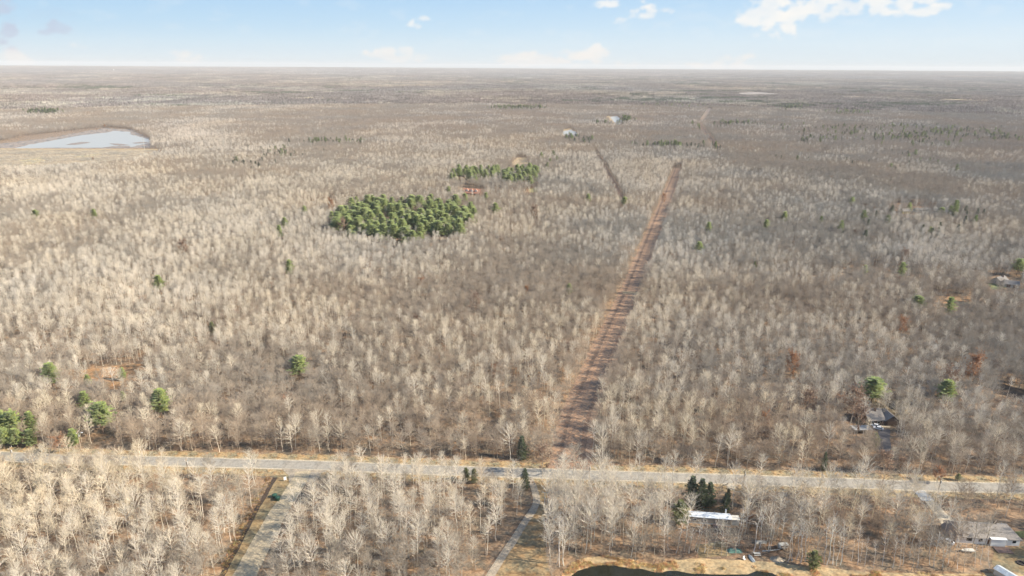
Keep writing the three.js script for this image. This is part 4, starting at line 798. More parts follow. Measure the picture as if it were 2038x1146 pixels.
{ const mp = G(1084, 1005), o = thing('white_post', 'slim white post standing in the meadow by the lane', 'post', mp), b = new MB(); b.limb([0, 0, 0], [0, heightFor(mp, 980), 0], .13, .11, 8); b.build('shaft', M.white, o); const c = new MB(); c.limb([0, heightFor(mp, 980), 0], [0, heightFor(mp, 980) + .15, 0], .15, .08, 8); c.build('cap', M.insul, o); keepClear(mp, 5, 2); }
const farPoles = [[288, 271, 298, 'beside the right end of the pale lake'], [447, 277, 299, 'where the dam road meets the woods'], [620, 272, 300, 'behind a dark hedge of evergreens'], [768, 276, 302, 'above the pine groves'], [932, 281, 305, 'left of the tan far field'], [1094, 280, 303, 'right of the tan far field'], [1258, 282, 300, 'in front of a grey wood'], [1414, 284, 306, 'beside the bend of the far cleared strip'], [1563, 287, 309, 'in the right-hand far woods'], [1711, 291, 309, 'leaning a little, among pale far trunks'], [1862, 284, 307, 'bright and slanting in the far right woods'], [2011, 291, 305, 'with short white arms at the far right']];
farPoles.forEach(([x, t, f, where], i) => {
  const pos = G(x, f), h = heightFor(pos, t), o = thing('transmission_pole', 'tall pale transmission pole ' + where, 'transmission pole', pos, 0, 'transmission poles along the far road'), s = new MB(); s.limb([0, 0, 0], [0, h, 0], .36, .24, 6); s.build('shaft', M.poleGrey, o);
  for (const [y, w] of [[h - 1, 5], [h - 4, 6], [h - 7, 5]]) { const a = new MB(); a.box(0, y, 0, w, .28, .28); a.build('crossarm', M.poleGrey, o); }
  if (x > 1800 && x < 1900) o.rotation.z = -.12;
});
{ const o = thing('water_tower', 'tiny white water tower near the left horizon', 'water tower', [G(228, 146.5).x, 0, G(228, 146.5).z]), b = new MB(), y0 = gy(o.position.x, o.position.z), k = .9; for (let i = 0; i < 8; i++) { const a = i / 8 * Math.PI - Math.PI / 2, c = (i + 1) / 8 * Math.PI - Math.PI / 2; b.limb([0, y0 + 44 * k + Math.sin(a) * 9 * k, 0], [0, y0 + 44 * k + Math.sin(c) * 9 * k, 0], Math.max(.01, Math.cos(a) * 11 * k), Math.max(.01, Math.cos(c) * 11 * k), 12); } b.build('tank', M.white, o); const s = new MB(); s.limb([0, y0 - 2, 0], [0, y0 + 36 * k, 0], 5 * k, 3 * k, 10); s.build('column', M.white, o); }

// ---------------------------------------------------------------- things in the yards and on the roads
function bin(x, y, turn, label) {                       // round-topped refuse bin
  const o = thing('refuse_bin', label, 'bin', G(x, y), turn, undefined), b = new MB(), n = 14, h = 1.35, r = .98;
  b.limb([0, .08, 0], [0, h, 0], r * .86, r, n); b.limb([0, .08, 0], [0, .081, 0], r * .86, .001, n); b.build('body', M.binGreen, o);
  const l = new MB(); l.limb([0, h, 0], [0, h + .1, 0], r * 1.05, r * 1.02, n); l.limb([0, h + .1, 0], [0, h + .34, 0], r * 1.02, r * .6, n); l.limb([0, h + .34, 0], [0, h + .42, 0], r * .6, .001, n); l.build('lid', M.binLid, o);
  for (const s of [-1, 1]) { const k = new MB(); k.box(s * r * .98, h - .25, 0, .12, .1, .5); k.build('handle', M.rubber, o); }
}
bin(547, 990, .3, 'dark green round-topped bin, the farther of two beside the side road'); bin(553, 995, 1.2, 'dark green round-topped bin, the nearer of two beside the side road');
{ const o = thing('notice_board', 'small white notice board on two posts at the side road corner', 'sign', G(568, 957), .35), b = new MB(); b.box(0, 1.25, 0, 1.1, 1.5, .08); b.build('panel', M.white, o); for (const s of [-.45, .45]) { const p = new MB(); p.box(s, .55, -.09, .09, 1.1, .09); p.build('post', M.trim, o); } }
function mailbox(x, y, label) { const o = thing('mailbox', label, 'mailbox', G(x, y), .2), p = new MB(); p.box(0, .5, 0, .1, 1, .1); p.build('post', M.poleWood, o); const b = new MB(); b.box(0, 1.15, 0, .34, .3, .6); b.limb([0, 1.28, -.3], [0, 1.28, .3], .17, .17, 8); b.build('box', M.white, o); }
mailbox(197, 906.5, 'tiny white mailbox on the far verge below the roadside pines'); mailbox(1174, 938.5, 'tiny white mailbox on the verge near the cleared strip');
function car(pos, turn, label) {
  const o = thing('parked_car', label, 'car', pos, turn), side = [[-2.25, .35], [2.2, .35], [2.28, .7], [2.1, .86], [1.1, .98], [.5, 1.45], [-1.2, 1.48], [-1.9, 1.02], [-2.25, .9]], b = new MB();
  for (let i = 0; i < side.length; i++) { const p = side[i], q = side[(i + 1) % side.length], wp = p[1] > 1.2 ? .68 : .88, wq = q[1] > 1.2 ? .68 : .88; b.quad([p[0], p[1], -wp], [p[0], p[1], wp], [q[0], q[1], wq], [q[0], q[1], -wq]); for (const s of [-1, 1]) b.tri([0, .7, s * .9], [p[0], p[1], s * wp], [q[0], q[1], s * wq]); }
  b.build('body', M.carWhite, o);
  const g = new MB(); for (const s of [-1, 1]) g.quad([.95, 1.02, s * .895], [.45, 1.38, s * .76], [-1.15, 1.4, s * .76], [-1.7, 1.04, s * .895]); g.quad([1.08, 1.03, -.7], [1.08, 1.03, .7], [.54, 1.42, .58], [.54, 1.42, -.58]); g.quad([-1.88, 1.07, -.7], [-1.88, 1.07, .7], [-1.26, 1.45, .58], [-1.26, 1.45, -.58]); g.build('window', M.glass, o);
  for (const x of [-1.35, 1.35]) for (const s of [-1, 1]) { const w = new MB(); w.limb([x, .32, s * .7], [x, .32, s * .93], .32, .32, 12); w.limb([x, .32, s * .93], [x, .32, s * .935], .32, .01, 12); const wh = w.build('wheel', M.rubber, o); const k = new MB(); k.limb([x, .32, s * .937], [x, .32, s * .95], .18, .01, 10); k.build('rim', M.metal, wh); }
  for (const s of [-.6, .6]) { const l = new MB(); l.box(2.26, .66, s, .06, .14, .36); l.build('headlight', M.insul, o); const r = new MB(); r.box(-2.26, .76, s, .05, .14, .32); r.build('tail_light', M.lampRed, o); }
}
car(G(1741, 848.5), 2.5, 'white car parked in front of the brown roofed house, the one nearer its wall'); car(G(1747, 854), 2.7, 'white car parked at the end of the pale apron before the brown roofed house');
car(G(1884, 1079), 2.2, 'white car parked at the left end of the long hipped house');
{ // rounded silver trailer
  const o = thing('travel_trailer', 'small rounded silver trailer parked among birches above the pond', 'trailer', G(1557, 1092), .12), b = new MB(), n = 12;
  const ring = [[-2, .55], [-1.75, .95], [-1.2, 1.1], [1.2, 1.1], [1.75, .95], [2, .55]]; for (let i = 0; i < ring.length - 1; i++) b.limb([ring[i][0], 1.5, 0], [ring[i + 1][0], 1.5, 0], ring[i][1], ring[i + 1][1], n, Math.PI / n); b.limb([2, 1.5, 0], [2.02, 1.5, 0], .55, .01, n); b.limb([-2, 1.5, 0], [-2.02, 1.5, 0], .55, .01, n); b.build('body', M.tank, o);
  const g = new MB(); g.box(-.8, 1.8, 1.03, .9, .5, .08); g.box(.9, 1.8, 1.03, .7, .5, .08); g.build('window', M.glass, o); const d = new MB(); d.box(.1, 1.35, 1.06, .6, 1.5, .06); d.build('door', M.offwhite, o);
  for (const s of [-.9, .9]) { const w = new MB(); w.limb([0, .34, s - .1], [0, .34, s + .1], .34, .34, 12); w.build('wheel', M.rubber, o); } const t = new MB(); t.limb([2, .55, 0], [3.2, .5, 0], .06, .05, 5); t.box(0, .5, 0, 3.6, .12, 1.4); t.build('hitch', M.darkWall, o);
}
{ // upturned rowing boat
  const o = thing('rowing_boat', 'pale grey upturned rowing boat on the bank', 'boat', G(1495.5, 1112), .15), b = new MB(), st = [[-1.9, .55], [-1.2, .72], [-.2, .78], [.8, .66], [1.5, .4], [2.1, .03]];
  for (let i = 0; i < st.length - 1; i++) { const [z0, w0] = st[i], [z1, w1] = st[i + 1], sec = (z, w) => [[-w, 0, -z], [-w * .85, .38, -z], [0, .55 - Math.max(0, z - 1) * .12, -z], [w * .85, .38, -z], [w, 0, -z]]; const A = sec(z0, w0), B = sec(z1, w1); for (let k = 0; k < 4; k++) b.quad(A[k], A[k + 1], B[k + 1], B[k]); } b.quad([-.55, 0, 1.9], [.55, 0, 1.9], [.47, .38, 1.9], [-.47, .38, 1.9]).tri([-.47, .38, 1.9], [.47, .38, 1.9], [0, .55, 1.9]); b.build('hull', M.boat, o);
  const k = new MB(); k.limb([0, .57, 1.9], [0, .5, -1.6], .035, .03, 4); k.build('keel', M.metal, o);
}
{ const o = thing('rowing_boat', 'long white boat lying on trestles before the long hipped house', 'boat', G(1925, 1098), 1.6), b = new MB(), st = [[-2.3, .7], [-1, .85], [.6, .8], [1.8, .45], [2.5, .04]]; for (let i = 0; i < st.length - 1; i++) { const sec = ([z, w]) => [[-w, .9, -z], [-w * .8, .4, -z], [0, .3, -z], [w * .8, .4, -z], [w, .9, -z]], A = sec(st[i]), B = sec(st[i + 1]); for (let k = 0; k < 4; k++) b.quad(A[k], A[k + 1], B[k + 1], B[k]); b.quad(A[0], A[4], B[4], B[0]); } b.build('hull', M.offwhite, o); for (const z of [-1, 1]) { const t = new MB(); t.box(0, .15, z, 1.6, .3, .15); t.build('trestle', M.poleWood, o); } }
{ const o = thing('picnic_table', 'white picnic table beside the upturned boat', 'table', G(1506, 1104), .05), t = new MB(); t.box(0, .75, 0, 2.4, .06, .8); t.build('tabletop', M.offwhite, o); for (const s of [-1, 1]) { const b = new MB(); b.box(0, .45, s * .75, 2.4, .05, .3); b.build('bench', M.offwhite, o); } for (const x of [-.9, .9]) for (const s of [-1, 1]) { const l = new MB(); l.limb([x, .72, s * .2], [x, 0, s * .7], .05, .05, 4); l.build('leg', M.offwhite, o); } }
{ const o = thing('garden_chair', 'white garden chair left of the upturned boat', 'chair', G(1481, 1114), .4), b = new MB(); b.box(0, .45, 0, .75, .08, .75); b.build('seat', M.white, o); const k = new MB(); k.box(0, .95, -.36, .75, .95, .08); k.build('backrest', M.white, o); for (const x of [-.32, .32]) for (const z of [-.32, .32]) { const l = new MB(); l.box(x, .2, z, .08, .41, .08); l.build('leg', M.white, o); } }
{ const o = thing('tarp_heap', 'low heap under a dull green tarp between the birches', 'tarp', G(1462, 1097), 0), b = new MB(), n = 12; const q = (i, j) => { const u = i / n * 2 - 1, v = j / 5 * 2 - 1; return [u * 2.6, .05 + 1.1 * Math.pow(Math.max(0, (1 - u * u) * (1 - v * v)), .5) * (.7 + .4 * vnoise(i * .9, j * 1.1)), v * 1.1]; }; for (let i = 0; i < n; i++) for (let j = 0; j < 5; j++) b.quad(q(i, j), q(i, j + 1), q(i + 1, j + 1), q(i + 1, j)); b.build('tarp_sheet', M.tarp, o); const r = new MB(); for (const x of [-2.2, 2.3]) r.box(x, .12, 1, .35, .24, .3); r.build('weight', M.greyWall, o); }
{ const o = thing('gravel_pile', 'rounded pile of pale gravel near the pond bank', 'gravel pile', G(1547, 1114), 0), b = new MB(), n = 18; const q = (i, r) => { const a = i / n * 6.283, w = .8 + .35 * vnoise(Math.cos(a) * 2 + 9, Math.sin(a) * 2 + r * 3); return [Math.cos(a) * r * 2.6 * w, 1.7 * Math.pow(1 - r, 1.2) * (.8 + .4 * vnoise(i * .7, r * 6)), Math.sin(a) * r * 2 * w]; }; for (let i = 0; i < n; i++) for (let k = 0; k < 5; k++) b.quad(q(i % n, k / 5), q((i + 1) % n, k / 5), q((i + 1) % n, (k + 1) / 5), q(i % n, (k + 1) / 5)); b.build('heap', M.gravelRoad, o); }
{ const o = thing('wood_pile', 'low pile of weathered logs left of the trailer', 'wood pile', G(1513, 1081), .1); for (let i = 0; i < 9; i++) { const b = new MB(), r = i % 3, k = Math.floor(i / 3); b.limb([-1.8 + rr(-.2, .2), .18 + k * .3, r * .36 - .4], [1.8 + rr(-.2, .2), .18 + k * .3, r * .36 - .4], .17, .16, 7); b.build('log', M.poleGrey, o); } }
{ const o = thing('fallen_trunk', 'bare fallen trunk lying between birches and trailer', 'fallen tree', G(1535, 1096), .12), b = new MB(); b.limb([-3.4, .2, 0], [3.4, .25, 0], .17, .08, 6); b.build('trunk', M.trim, o); const c = new MB(); c.limb([1.5, .25, 0], [2.9, .9, .6], .06, 0, 4); c.limb([2.2, .25, 0], [3.5, .7, -.6], .05, 0, 4); c.build('branch', M.trim, o); }
{ const o = thing('fire_pit', 'dark ring-shaped fire pit on the brown lawn at the right edge', 'fire pit', G(2031, 1121), 0); for (let i = 0; i < 12; i++) { const a = i / 12 * 6.283, b = new MB(); b.box(Math.cos(a) * 1.1, .2, Math.sin(a) * 1.1, .5, .4, .32, -a + Math.PI / 2); b.build('stone', M.darkWall, o); } const c = new MB(); c.limb([0, .1, 0], [0, .2, 0], 1, .3, 12); c.build('ash', M.rubber, o); }

// ---------------------------------------------------------------- the woods
const lookFor = (kind, px, py, x, z) => {           // tint of a single tree
  if (kind === 'far') { const f = .62 + .7 * rnd() * rnd() + .5 * (fbm(x / 260 + 2, z / 420 + 8, 3) - .3), v = (fbm(x / 900 + 3, z / 900, 2) - .5) * .2; return [f * (1.02 + v), f, f * (1 - v)]; }
  const q = .86 + .28 * rnd() + (fbm(x / 40 + 9, z / 40, 2) - .5) * .25, w = (fbm(x / 120 + 1, z / 120 + 5, 2) - .5) * .16 + (rnd() - .5) * .08 + (py > 820 ? .05 : 0) - (px > 1300 && py < 880 ? .02 : 0) + (px > 1040 && py > 950 ? .05 : 0);
  const dm = sstep(800, 2200, Math.hypot(x, z)) * (.6 + .8 * fbm(x / 500 + 30, z / 800, 2)), rt = (px > 1250 && py < 900 ? .03 * sstep(1250, 1500, px) * sstep(900, 780, py) : 0), e = 1 - .05 * dm - rt * .3;   // distance haze put into the tint: far trees shift darker and mauve-grey
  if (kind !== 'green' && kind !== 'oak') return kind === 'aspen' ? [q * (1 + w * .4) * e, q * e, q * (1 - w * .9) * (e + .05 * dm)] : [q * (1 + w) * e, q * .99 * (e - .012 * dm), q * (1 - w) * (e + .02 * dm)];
  if (kind === 'green') return [q * .62, q * .66, q * .66];
  return kind === 'aspen' ? [q * (1 + w * .4), q, q * (1 - w * .9)] : [q * (1 + w), q * .99, q * (1 - w)];
};
const spots = { aspen: [], hardwood: [], oak: [], brush: [] };
const gridSpots = (d0, d1, cell, fn) => {
  for (let z = -d1; z < -Math.min(110, d0); z += cell) {
    const half = Math.min(d1, -z * .95 + 60);
    for (let x = -half; x < half; x += cell) {
      const X = x + rr(-.5, .5) * cell, Z = z + rr(-.5, .5) * cell, d = Math.hypot(X, Z);
      if (d < d0 || d >= d1) continue;
      fn(X, Z, d);
    }
  }
};
const thinZones = zones.filter((q) => q.thin), hardZones = zones.filter((q) => !q.thin);
const marshW = px2(MARSH), marshBack = px2([[-60, 294], [60, 270], [205, 254], [260, 257], [299, 275], [303, 283], [297, 296], [0, 298]]);
const homeW = px2(HOME_GLADE);
const birchRow = px2([[1490, 1090], [1560, 1078], [1700, 1075], [1960, 1095], [1990, 1140], [1640, 1135], [1480, 1118]]);
for (const p of [ORANGE_GLADE, GLADE_R, HOUSE_R, GLADE_FR, [[1040, 386], [1060, 374], [1074, 380], [1062, 388]], [[920, 392], [924, 375], [958, 377], [960, 393]], FIELD_FAR, LAKE, POND_FAR, POND_FAR2, SWAMP_R]) { const w = px2(p), xs = w.map((q) => q.x), zs = w.map((q) => q.z); seeZones.push({ w, x0: Math.min(...xs), x1: Math.max(...xs), z0: Math.min(...zs), z1: Math.max(...zs) }); }
for (const [l, h] of [[CUT2, 2.5], [CUT3, 6], [CUT4, 8], [FARROAD, 2], [DAM, 4]]) { const n = zones.length; addLine(l, h); seeZones.push(zones.pop()); }
function woods(x, z, d) {
  if (hardZones.some((q) => inZone(q, x, z, 0))) return;
  const [px, py] = P(x, 0, z);
  let keep = .9 - .5 * sstep(.62, .8, fbm(x / 55 + 20, z / 55 + 3, 3));
  if (thinZones.some((q) => inZone(q, x, z, 3))) keep = .16;
  let low = 1; if (inPoly(marshW, x, z)) { keep = .55; low = py < 303 ? .1 : .28; } else if (inPoly(marshBack, x, z)) { keep = py < 294 ? .5 : 0; low = .22; }
  if (inPoly(homeW, x, z)) keep = .35;
  if (inPoly(birchRow, x, z)) keep = .45;
  if (px > 1060 && px < 1770 && py > 955 && py < 1012) keep *= .36; else if (px > 300 && px < 660 && py > 916 && py < 985) keep *= .22; else if (px > 1860 && py > 985 && py < 1050) keep *= .4;
  if (d > 350) for (const f of [1.025, 1.05, 1.075]) if (seeZones.some((q) => inZone(q, x * f, z * f, 0))) { keep *= .2; break; }
  if (rnd() > keep) return;
  const pale = paleAt(px, py, x, z), u = rnd(), gy0 = gy(x, z);
  const oakP = .003 + (px > 1350 && py > 680 && py < 960 ? .014 : 0) + (py > 560 && py < 900 && px > 700 && px < 1300 ? .005 : 0);
  if (u < oakP) spots.oak.push([x, gy0, z, rr(4, 9), px, py, d]);
  else if (rnd() < pale) spots.aspen.push([x, gy0, z, low * lerp(px > 1040 && py > 960 ? 1.5 : 1.22, 1, sstep(240, 420, d)) * rr(7.5, 13.2) + low * 2.6 * fbm(x / 60, z / 60, 2), px, py, d]);
  else spots.hardwood.push([x, gy0, z, low * (rr(5.5, 11.5) + 2 * fbm(x / 60, z / 60, 2)), px, py, d]);
}
rnd = mulberry(101);
gridSpots(120, 1500, 3.7, woods);
gridSpots(1500, 3200, 4.8, woods);
gridSpots(120, 1100, 4.6, (x, z, d) => {
  if (rnd() > .68 || hardZones.some((q) => inZone(q, x, z, 1)) || thinZones.some((q) => inZone(q, x, z, 2))) return;
  spots.brush.push([x, 0, z, rr(.4, .9), ...P(x, 0, z), d]);
});
// the nearest ones are trees of their own, each copied from one of a few grown trees
const inFrame = (s) => s[4] > -10 && s[4] < 2048 && P(s[0], s[3], s[2])[1] < 1150;
const placeOf = (px, py) => {                     // [where it stands, the wood it belongs to]
  const far = py < 912 + (px / 2038) * 60;
  const sides = (a, b, name) => { const t = (px - a) / (b - a); return 'in ' + 'the ' + name + (t < .34 ? ' (left part)' : t < .67 ? ' (middle)' : ' (right part)'); };
  if (far) {
    if (px < 520) return [(px < 180 ? 'near the roadside pines, ' : px < 350 ? 'past those pines, ' : 'before the junction, ') + (py > 890 ? 'on roadside' : 'behind roadside'), 'wood above the left road'];
    if (px < 1120) return [(px < 700 ? 'opposite the junction, ' : px < 900 ? 'right of the junction, ' : 'left of cleared strip, ') + (py > 900 ? 'on roadside' : 'behind roadside'), 'wood opposite the junction'];
    if (px < 1620) return [(px < 1290 ? 'right of cleared strip, ' : px < 1450 ? 'opposite the spruces, ' : 'opposite the birches, ') + (py > 915 ? 'on roadside' : 'behind roadside'), 'wood opposite the mobile home'];
    return [(px < 1760 ? 'left of dark driveway, ' : 'right of dark driveway, ') + (py > 920 ? 'on roadside' : 'behind roadside'), 'wood by the brown roofed house'];
  }
  const row = py < 985 ? 'by main road' : py < 1060 ? 'midway down' : py < 1130 ? 'low down' : 'at bottom edge';
  if (px < 560) return [sides(0, 500, 'left wood') + ', ' + row, 'wood left of the side road'];
  if (px < 1060) return [sides(560, 1060, 'middle wood') + ', ' + row, 'wood between side road and lane'];
  if (px < 1350) return ['left of mobile home, ' + row, 'wood left of the mobile home'];
  if (px < 1480) return ['around the mobile home, ' + row, 'trees around the mobile home'];
  return px < 1840 ? [(px < 1660 ? 'right of the spruces, ' : 'left of concrete driveway, ') + row, 'wood right of the spruces'] : ['around the long house, ' + row, 'trees around the long house'];
};
const ordinals = ['leftmost', 'second from left', 'third from left', 'fourth from left', 'fifth from left', 'sixth from left', 'seventh from left', 'eighth from left', 'ninth from left', 'tenth from left', 'eleventh from left', 'twelfth from left', 'thirteenth from left', 'fourteenth from left', 'fifteenth from left', 'sixteenth from left'];
function singleOut(list) {                         // list of [object, label, x in the photograph]: look-alikes of one place are told apart by their order
  const by = new Map(); list.forEach((q) => { if (!by.has(q[1])) by.set(q[1], []); by.get(q[1]).push(q); });
  for (const v of by.values()) { v.sort((a, b) => a[2] - b[2]); v.forEach((q, i) => { q[0].userData.label = v.length > 1 ? q[1] + ', ' + (i === v.length - 1 && i > 1 ? 'rightmost' : ordinals[i] ?? 'number ' + 'abcdefghijklmnopqrstuvwxyz'[i % 26]) : q[1]; }); }
}
singleOut(birchNamed); singleOut(groveNamed);
const stuffWoods = new THREE.Group(); stuffWoods.name = 'bare_woods'; stuffWoods.userData = { kind: 'stuff', label: 'leafless pale and grey-brown woods reaching into the distance', category: 'woods' }; scene.add(stuffWoods);
const dummy = new THREE.Object3D(), tint = new THREE.Color();
function instanced(name, geos, m, list, height, parent, kind) {
  const per = geos.map(() => []); list.forEach((s) => per[Math.floor(rnd() * geos.length)].push(s));
  geos.forEach((g, i) => {
    if (!per[i].length) return;
    const im = new THREE.InstancedMesh(g, m, per[i].length); im.name = name; shadowed(im); im.userData.kind = 'stuff';
    per[i].forEach((s, k) => {
      const f = height ? s[3] / height : s[3], wd = rr(.85, 1.3);
      dummy.position.set(s[0], s[1], s[2]); dummy.rotation.set(rr(-.09, .09), rr(0, 6.283), rr(-.09, .09)); dummy.scale.set(f * wd, f, f * wd); dummy.updateMatrix(); im.setMatrixAt(k, dummy.matrix);
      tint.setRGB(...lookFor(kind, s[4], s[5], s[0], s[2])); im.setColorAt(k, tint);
    });
    parent.add(im);
  });
}
for (const [kind, most, cat] of [['aspen', 300, 'bare tree'], ['hardwood', 200, 'bare tree']]) {
  const list = spots[kind], seen = list.filter((s) => s[6] < 420 && inFrame(s)).sort((a, b) => b[3] / b[6] - a[3] / a[6]).slice(0, most), own = new Set(seen);
  const mine = [];
  for (const s of seen) {
    const [where, group] = placeOf(s[4], s[5]), wide = rr(.85, 1.25), lx = rr(-.07, .07), lz = rr(-.12, .12);
    const look = (s[3] > 14 ? 'tall ' : s[3] < 9.5 ? 'short ' : '') + (wide > 1.12 ? 'wide ' : wide < .95 ? 'slim ' : '') + (kind === 'aspen' ? 'pale tree ' : 'greyish tree ');
    const o = plant(kind, Math.floor(rnd() * 8), new THREE.Vector3(s[0], s[1], s[2]), s[3], rr(0, 6.283), '', cat, (kind === 'aspen' ? 'pale trees, ' : 'greyish trees, ') + group, wide, lx, lz);
    mine.push([o, look + where, s[4]]);
  }
  singleOut(mine);
  spots[kind] = list.filter((s) => !own.has(s));
}
const whole = (m) => mergeGeometries([m.trunk.geo(), m.crown.geo(), ...(m.leaves ? [m.leaves.geo()] : [])]);
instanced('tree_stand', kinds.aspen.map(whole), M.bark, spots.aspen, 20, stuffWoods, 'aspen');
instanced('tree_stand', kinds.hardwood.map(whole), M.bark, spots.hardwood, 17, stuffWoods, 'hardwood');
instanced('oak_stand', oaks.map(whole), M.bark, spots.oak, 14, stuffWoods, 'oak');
const brush = new THREE.Group(); brush.name = 'undergrowth'; brush.userData = { kind: 'stuff', label: 'brown leafless undergrowth and saplings beneath the trees', category: 'undergrowth' }; scene.add(brush);
instanced('thicket', brushes.map((b) => b.geo()), M.bark, spots.brush, 0, brush, 'brush');

// scattered evergreens farther off, too many and too small to tell apart
rnd = mulberry(202);
const farGreens = [[560, 310, 90, 14, 40], [500, 335, 60, 12, 16], [660, 289, 90, 4, 50], [1140, 283, 22, 10, 26], [1170, 286, 16, 8, 16], [1330, 297, 80, 5, 60], [1425, 297, 12, 8, 14], [1190, 250, 30, 4, 20], [1240, 246, 22, 5, 40], [1400, 258, 40, 6, 14], [1455, 252, 60, 5, 26], [1560, 260, 30, 6, 8], [1640, 283, 60, 10, 24], [1700, 270, 50, 8, 26], [1800, 282, 90, 12, 50], [1900, 270, 120, 14, 60], [1990, 280, 50, 10, 36], [1780, 258, 140, 6, 36], [90, 240, 0, 0, 0], [1750, 330, 240, 30, 26], [1920, 440, 60, 24, 10], [1860, 480, 60, 20, 8], [1700, 470, 120, 40, 9], [1100, 330, 40, 20, 8], [1030, 219, 62, 4, 300], [88, 227, 42, 6, 200], [1575, 218, 45, 6, 170], [1690, 228, 50, 5, 90], [1245, 242, 22, 6, 70], [1480, 252, 60, 4, 60], [1850, 275, 170, 24, 120], [1650, 262, 120, 10, 50], [1350, 215, 90, 5, 60]];
const gs = [];
for (const [x, y, sx, sy, n] of farGreens) for (let i = 0; i < n; i++) { const q = G(x + (rnd() + rnd() - 1) * sx, y + (rnd() + rnd() - 1) * sy); if (hardZones.some((k) => inZone(k, q.x, q.z, 0))) continue; gs.push([q.x, gy(q.x, q.z), q.z, rr(14, 21), ...P(q.x, 0, q.z)]); }
const greens = new THREE.Group(); greens.name = 'far_evergreens'; greens.userData = { kind: 'stuff', label: 'small dark evergreens dotted through the far woods', category: 'evergreens' }; scene.add(greens);
instanced('evergreen_stand', [whole(spruces[1]), whole(pines[1]), whole(spruces[0])], M.needle, gs, 18, greens, 'green');

// woods beyond three kilometres: clumps of crowns
rnd = mulberry(303);
function clump(R, n, hh, col, sliver) {
  const m = new MB();
  for (let i = 0; i < n; i++) {
    const a = rr(0, 6.283), r = R * Math.sqrt(rnd()), x = Math.cos(a) * r, z = Math.sin(a) * r, h = hh * rr(.7, 1.1), w = rr(2.6, 4.2), c = jit(col, .35);
    for (let k = 0; k < sliver; k++) { m.col = jit(c, .15); const t = rr(0, 6.283), q = [x + Math.cos(t) * w * rr(.1, .8), h * rr(.3, .6), z + Math.sin(t) * w * rr(.1, .8)], e = [x + Math.cos(t) * w * rr(.6, 1.1), h * rr(.7, 1), z + Math.sin(t) * w * rr(.6, 1.1)], s = rr(.35, .8); m.tri([q[0] - Math.sin(t) * s, q[1], q[2] + Math.cos(t) * s], [q[0] + Math.sin(t) * s, q[1], q[2] - Math.cos(t) * s], e); }
  }
  return m.geo();
}
const greyClumps = [clump(34, 70, 15, [.275, .236, .21], 14), clump(34, 70, 16, [.29, .248, .22], 14), clump(34, 60, 17, [.42, .37, .305], 14)], darkClumps = [clump(30, 80, 16, [.12, .135, .09], 14)];
const farList = [[], []], darkList = [], coarse = [[], []];
const farDark = [[88, 226, 44, 7], [1030, 217, 62, 5.5], [1095, 240, 30, 2], [1575, 216, 44, 5], [1700, 228, 60, 4], [1640, 212, 40, 2], [540, 187, 90, 3], [330, 193, 60, 2], [1480, 208, 70, 4], [1280, 203, 120, 5], [1820, 212, 120, 4], [1450, 199, 100, 3], [200, 174, 80, 2], [1900, 240, 90, 3], [820, 213, 60, 2], [1380, 182, 70, 2], [700, 183, 60, 2]];
gridSpots(3200, 13000, 46, (x, z, d) => {
  const [px, py] = P(x, 0, z), n = fbm(x / 420 + 4, z / 700 + 2, 4);
  if (zones.some((q) => inZone(q, x, z, 20))) return;
  let dark = 0; for (const [a, b, sx, sy] of farDark) { const e = ((px - a) / sx) ** 2 + ((py - b) / sy) ** 2; if (e < 1.1) dark = Math.max(dark, .85 - .6 * e); }
  dark += .45 * sstep(.6, .75, fbm(x / 300 + 50, z / 500 + 80, 3)) * (px > 1000 ? 1 : .45);
  const s = [x, gy(x, z) - .5, z, rr(.85, 1.15), px, py];
  if (rnd() < dark) darkList.push(s); else farList[rnd() < sstep(.5, .66, n) * .8 ? 1 : 0].push(s);
});
gridSpots(13000, 27500, 165, (x, z, d) => { const n = fbm(x / 1600 + 4, z / 1600 + 2, 4); coarse[n > .55 ? 1 : 0].push([x, gy(x, z) - 2, z, 1, ...P(x, 0, z)]); });
const far = new THREE.Group(); far.name = 'distant_woods'; far.userData = { kind: 'stuff', label: 'hazy grey woods reaching to the horizon', category: 'woods' }; scene.add(far);
instanced('far_stand', greyClumps.slice(0, 2), M.bark, farList[0], 0, far, 'far'); instanced('far_stand', greyClumps.slice(2), M.bark, farList[1], 0, far, 'far'); instanced('far_dark_stand', darkClumps, M.bark, darkList, 0, far, 'far');
const bigClumps = [clump(120, 160, 17, [.27, .236, .215], 10), clump(120, 160, 19, [.32, .28, .25], 10)];
instanced('far_stand', [bigClumps[0]], M.bark, coarse[0], 0, far, 'far'); instanced('far_stand', [bigClumps[1]], M.bark, coarse[1], 0, far, 'far');

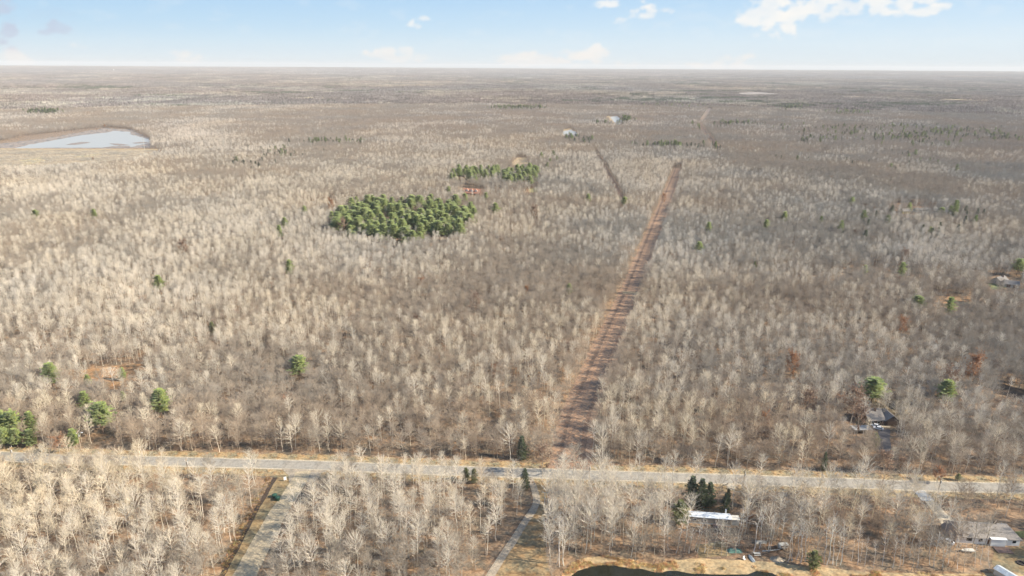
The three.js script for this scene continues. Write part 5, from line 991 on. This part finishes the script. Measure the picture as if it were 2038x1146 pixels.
// dry reeds on the pond bank, grass along the ditch
rnd = mulberry(404);
function tufts(name, label, list, col, h) {
  const g = new MB(); for (let i = 0; i < 16; i++) { const a = rr(0, 6.283), r = rr(0, .5), hh = h * rr(.5, 1.1), l = rr(-.4, .4); g.col = jit(col, .2); const x = Math.cos(a) * r, z = Math.sin(a) * r; g.tri([x - .05, 0, z], [x + .05, 0, z + .03], [x + l * hh, hh, z + rr(-.3, .3) * hh]); }
  const im = new THREE.InstancedMesh(g.geo(), M.bark, list.length); im.name = name; shadowed(im); im.userData = { kind: 'stuff', label, category: 'grass' };
  list.forEach(([x, z], k) => { dummy.position.set(x, 0, z); dummy.rotation.set(0, rr(0, 6.28), 0); const s = rr(.6, 1.3); dummy.scale.set(s, s, s); dummy.updateMatrix(); im.setMatrixAt(k, dummy.matrix); tint.setRGB(rr(.8, 1.15), rr(.8, 1.1), rr(.75, 1.05)); im.setColorAt(k, tint); });
  scene.add(im);
}
const bankW = px2(BANK), pondW = px2(POND), reeds = [], grassy = [];
for (let k = 0; k < 60000 && reeds.length < 2200; k++) { const q = G(rr(1080, 2060), rr(1100, 1180)); if (!inPoly(bankW, q.x, q.z) || inPoly(pondW, q.x, q.z)) continue; if (fbm(q.x / 5, q.z / 2.5, 3) > (P(q.x, 0, q.z)[0] < 1345 ? .5 : .64)) reeds.push([q.x, q.z]); }
tufts('dry_reeds', 'dry tan reeds and grass on the pond bank', reeds, [.66, .48, .26], .6);
for (const p of resample(ROAD, .8)) for (const s of [-1, 1]) { const o = s * rr(4.6, 8.6); if (Math.abs(p.x) < 420) grassy.push([p.x + rr(-.5, .5), p.z + o]); }
for (let k = 0; k < 2600; k++) { const q = G(rr(440, 545), rr(950, 1146)); const e = 541 - (q.z * 0); grassy.push([q.x, q.z]); }
const okGrass = grassy.filter(([x, z]) => { const [px, py] = P(x, 0, z); if (px > 568 && px < 632 && py > 930 && py < 960) return false; if (px > 1812 && px < 1845 && py > 955) return false; const l = 541 - (py - 950) / 196 * 97; return py < 946 || px > 620 || Math.abs(px - l + 6) < 9 || py > 960 && px > 1000; });
tufts('verge_grass', 'tufts of dry grass along the verges and the ditch', okGrass, [.33, .225, .115], .55);

renderer.render(scene, camera);
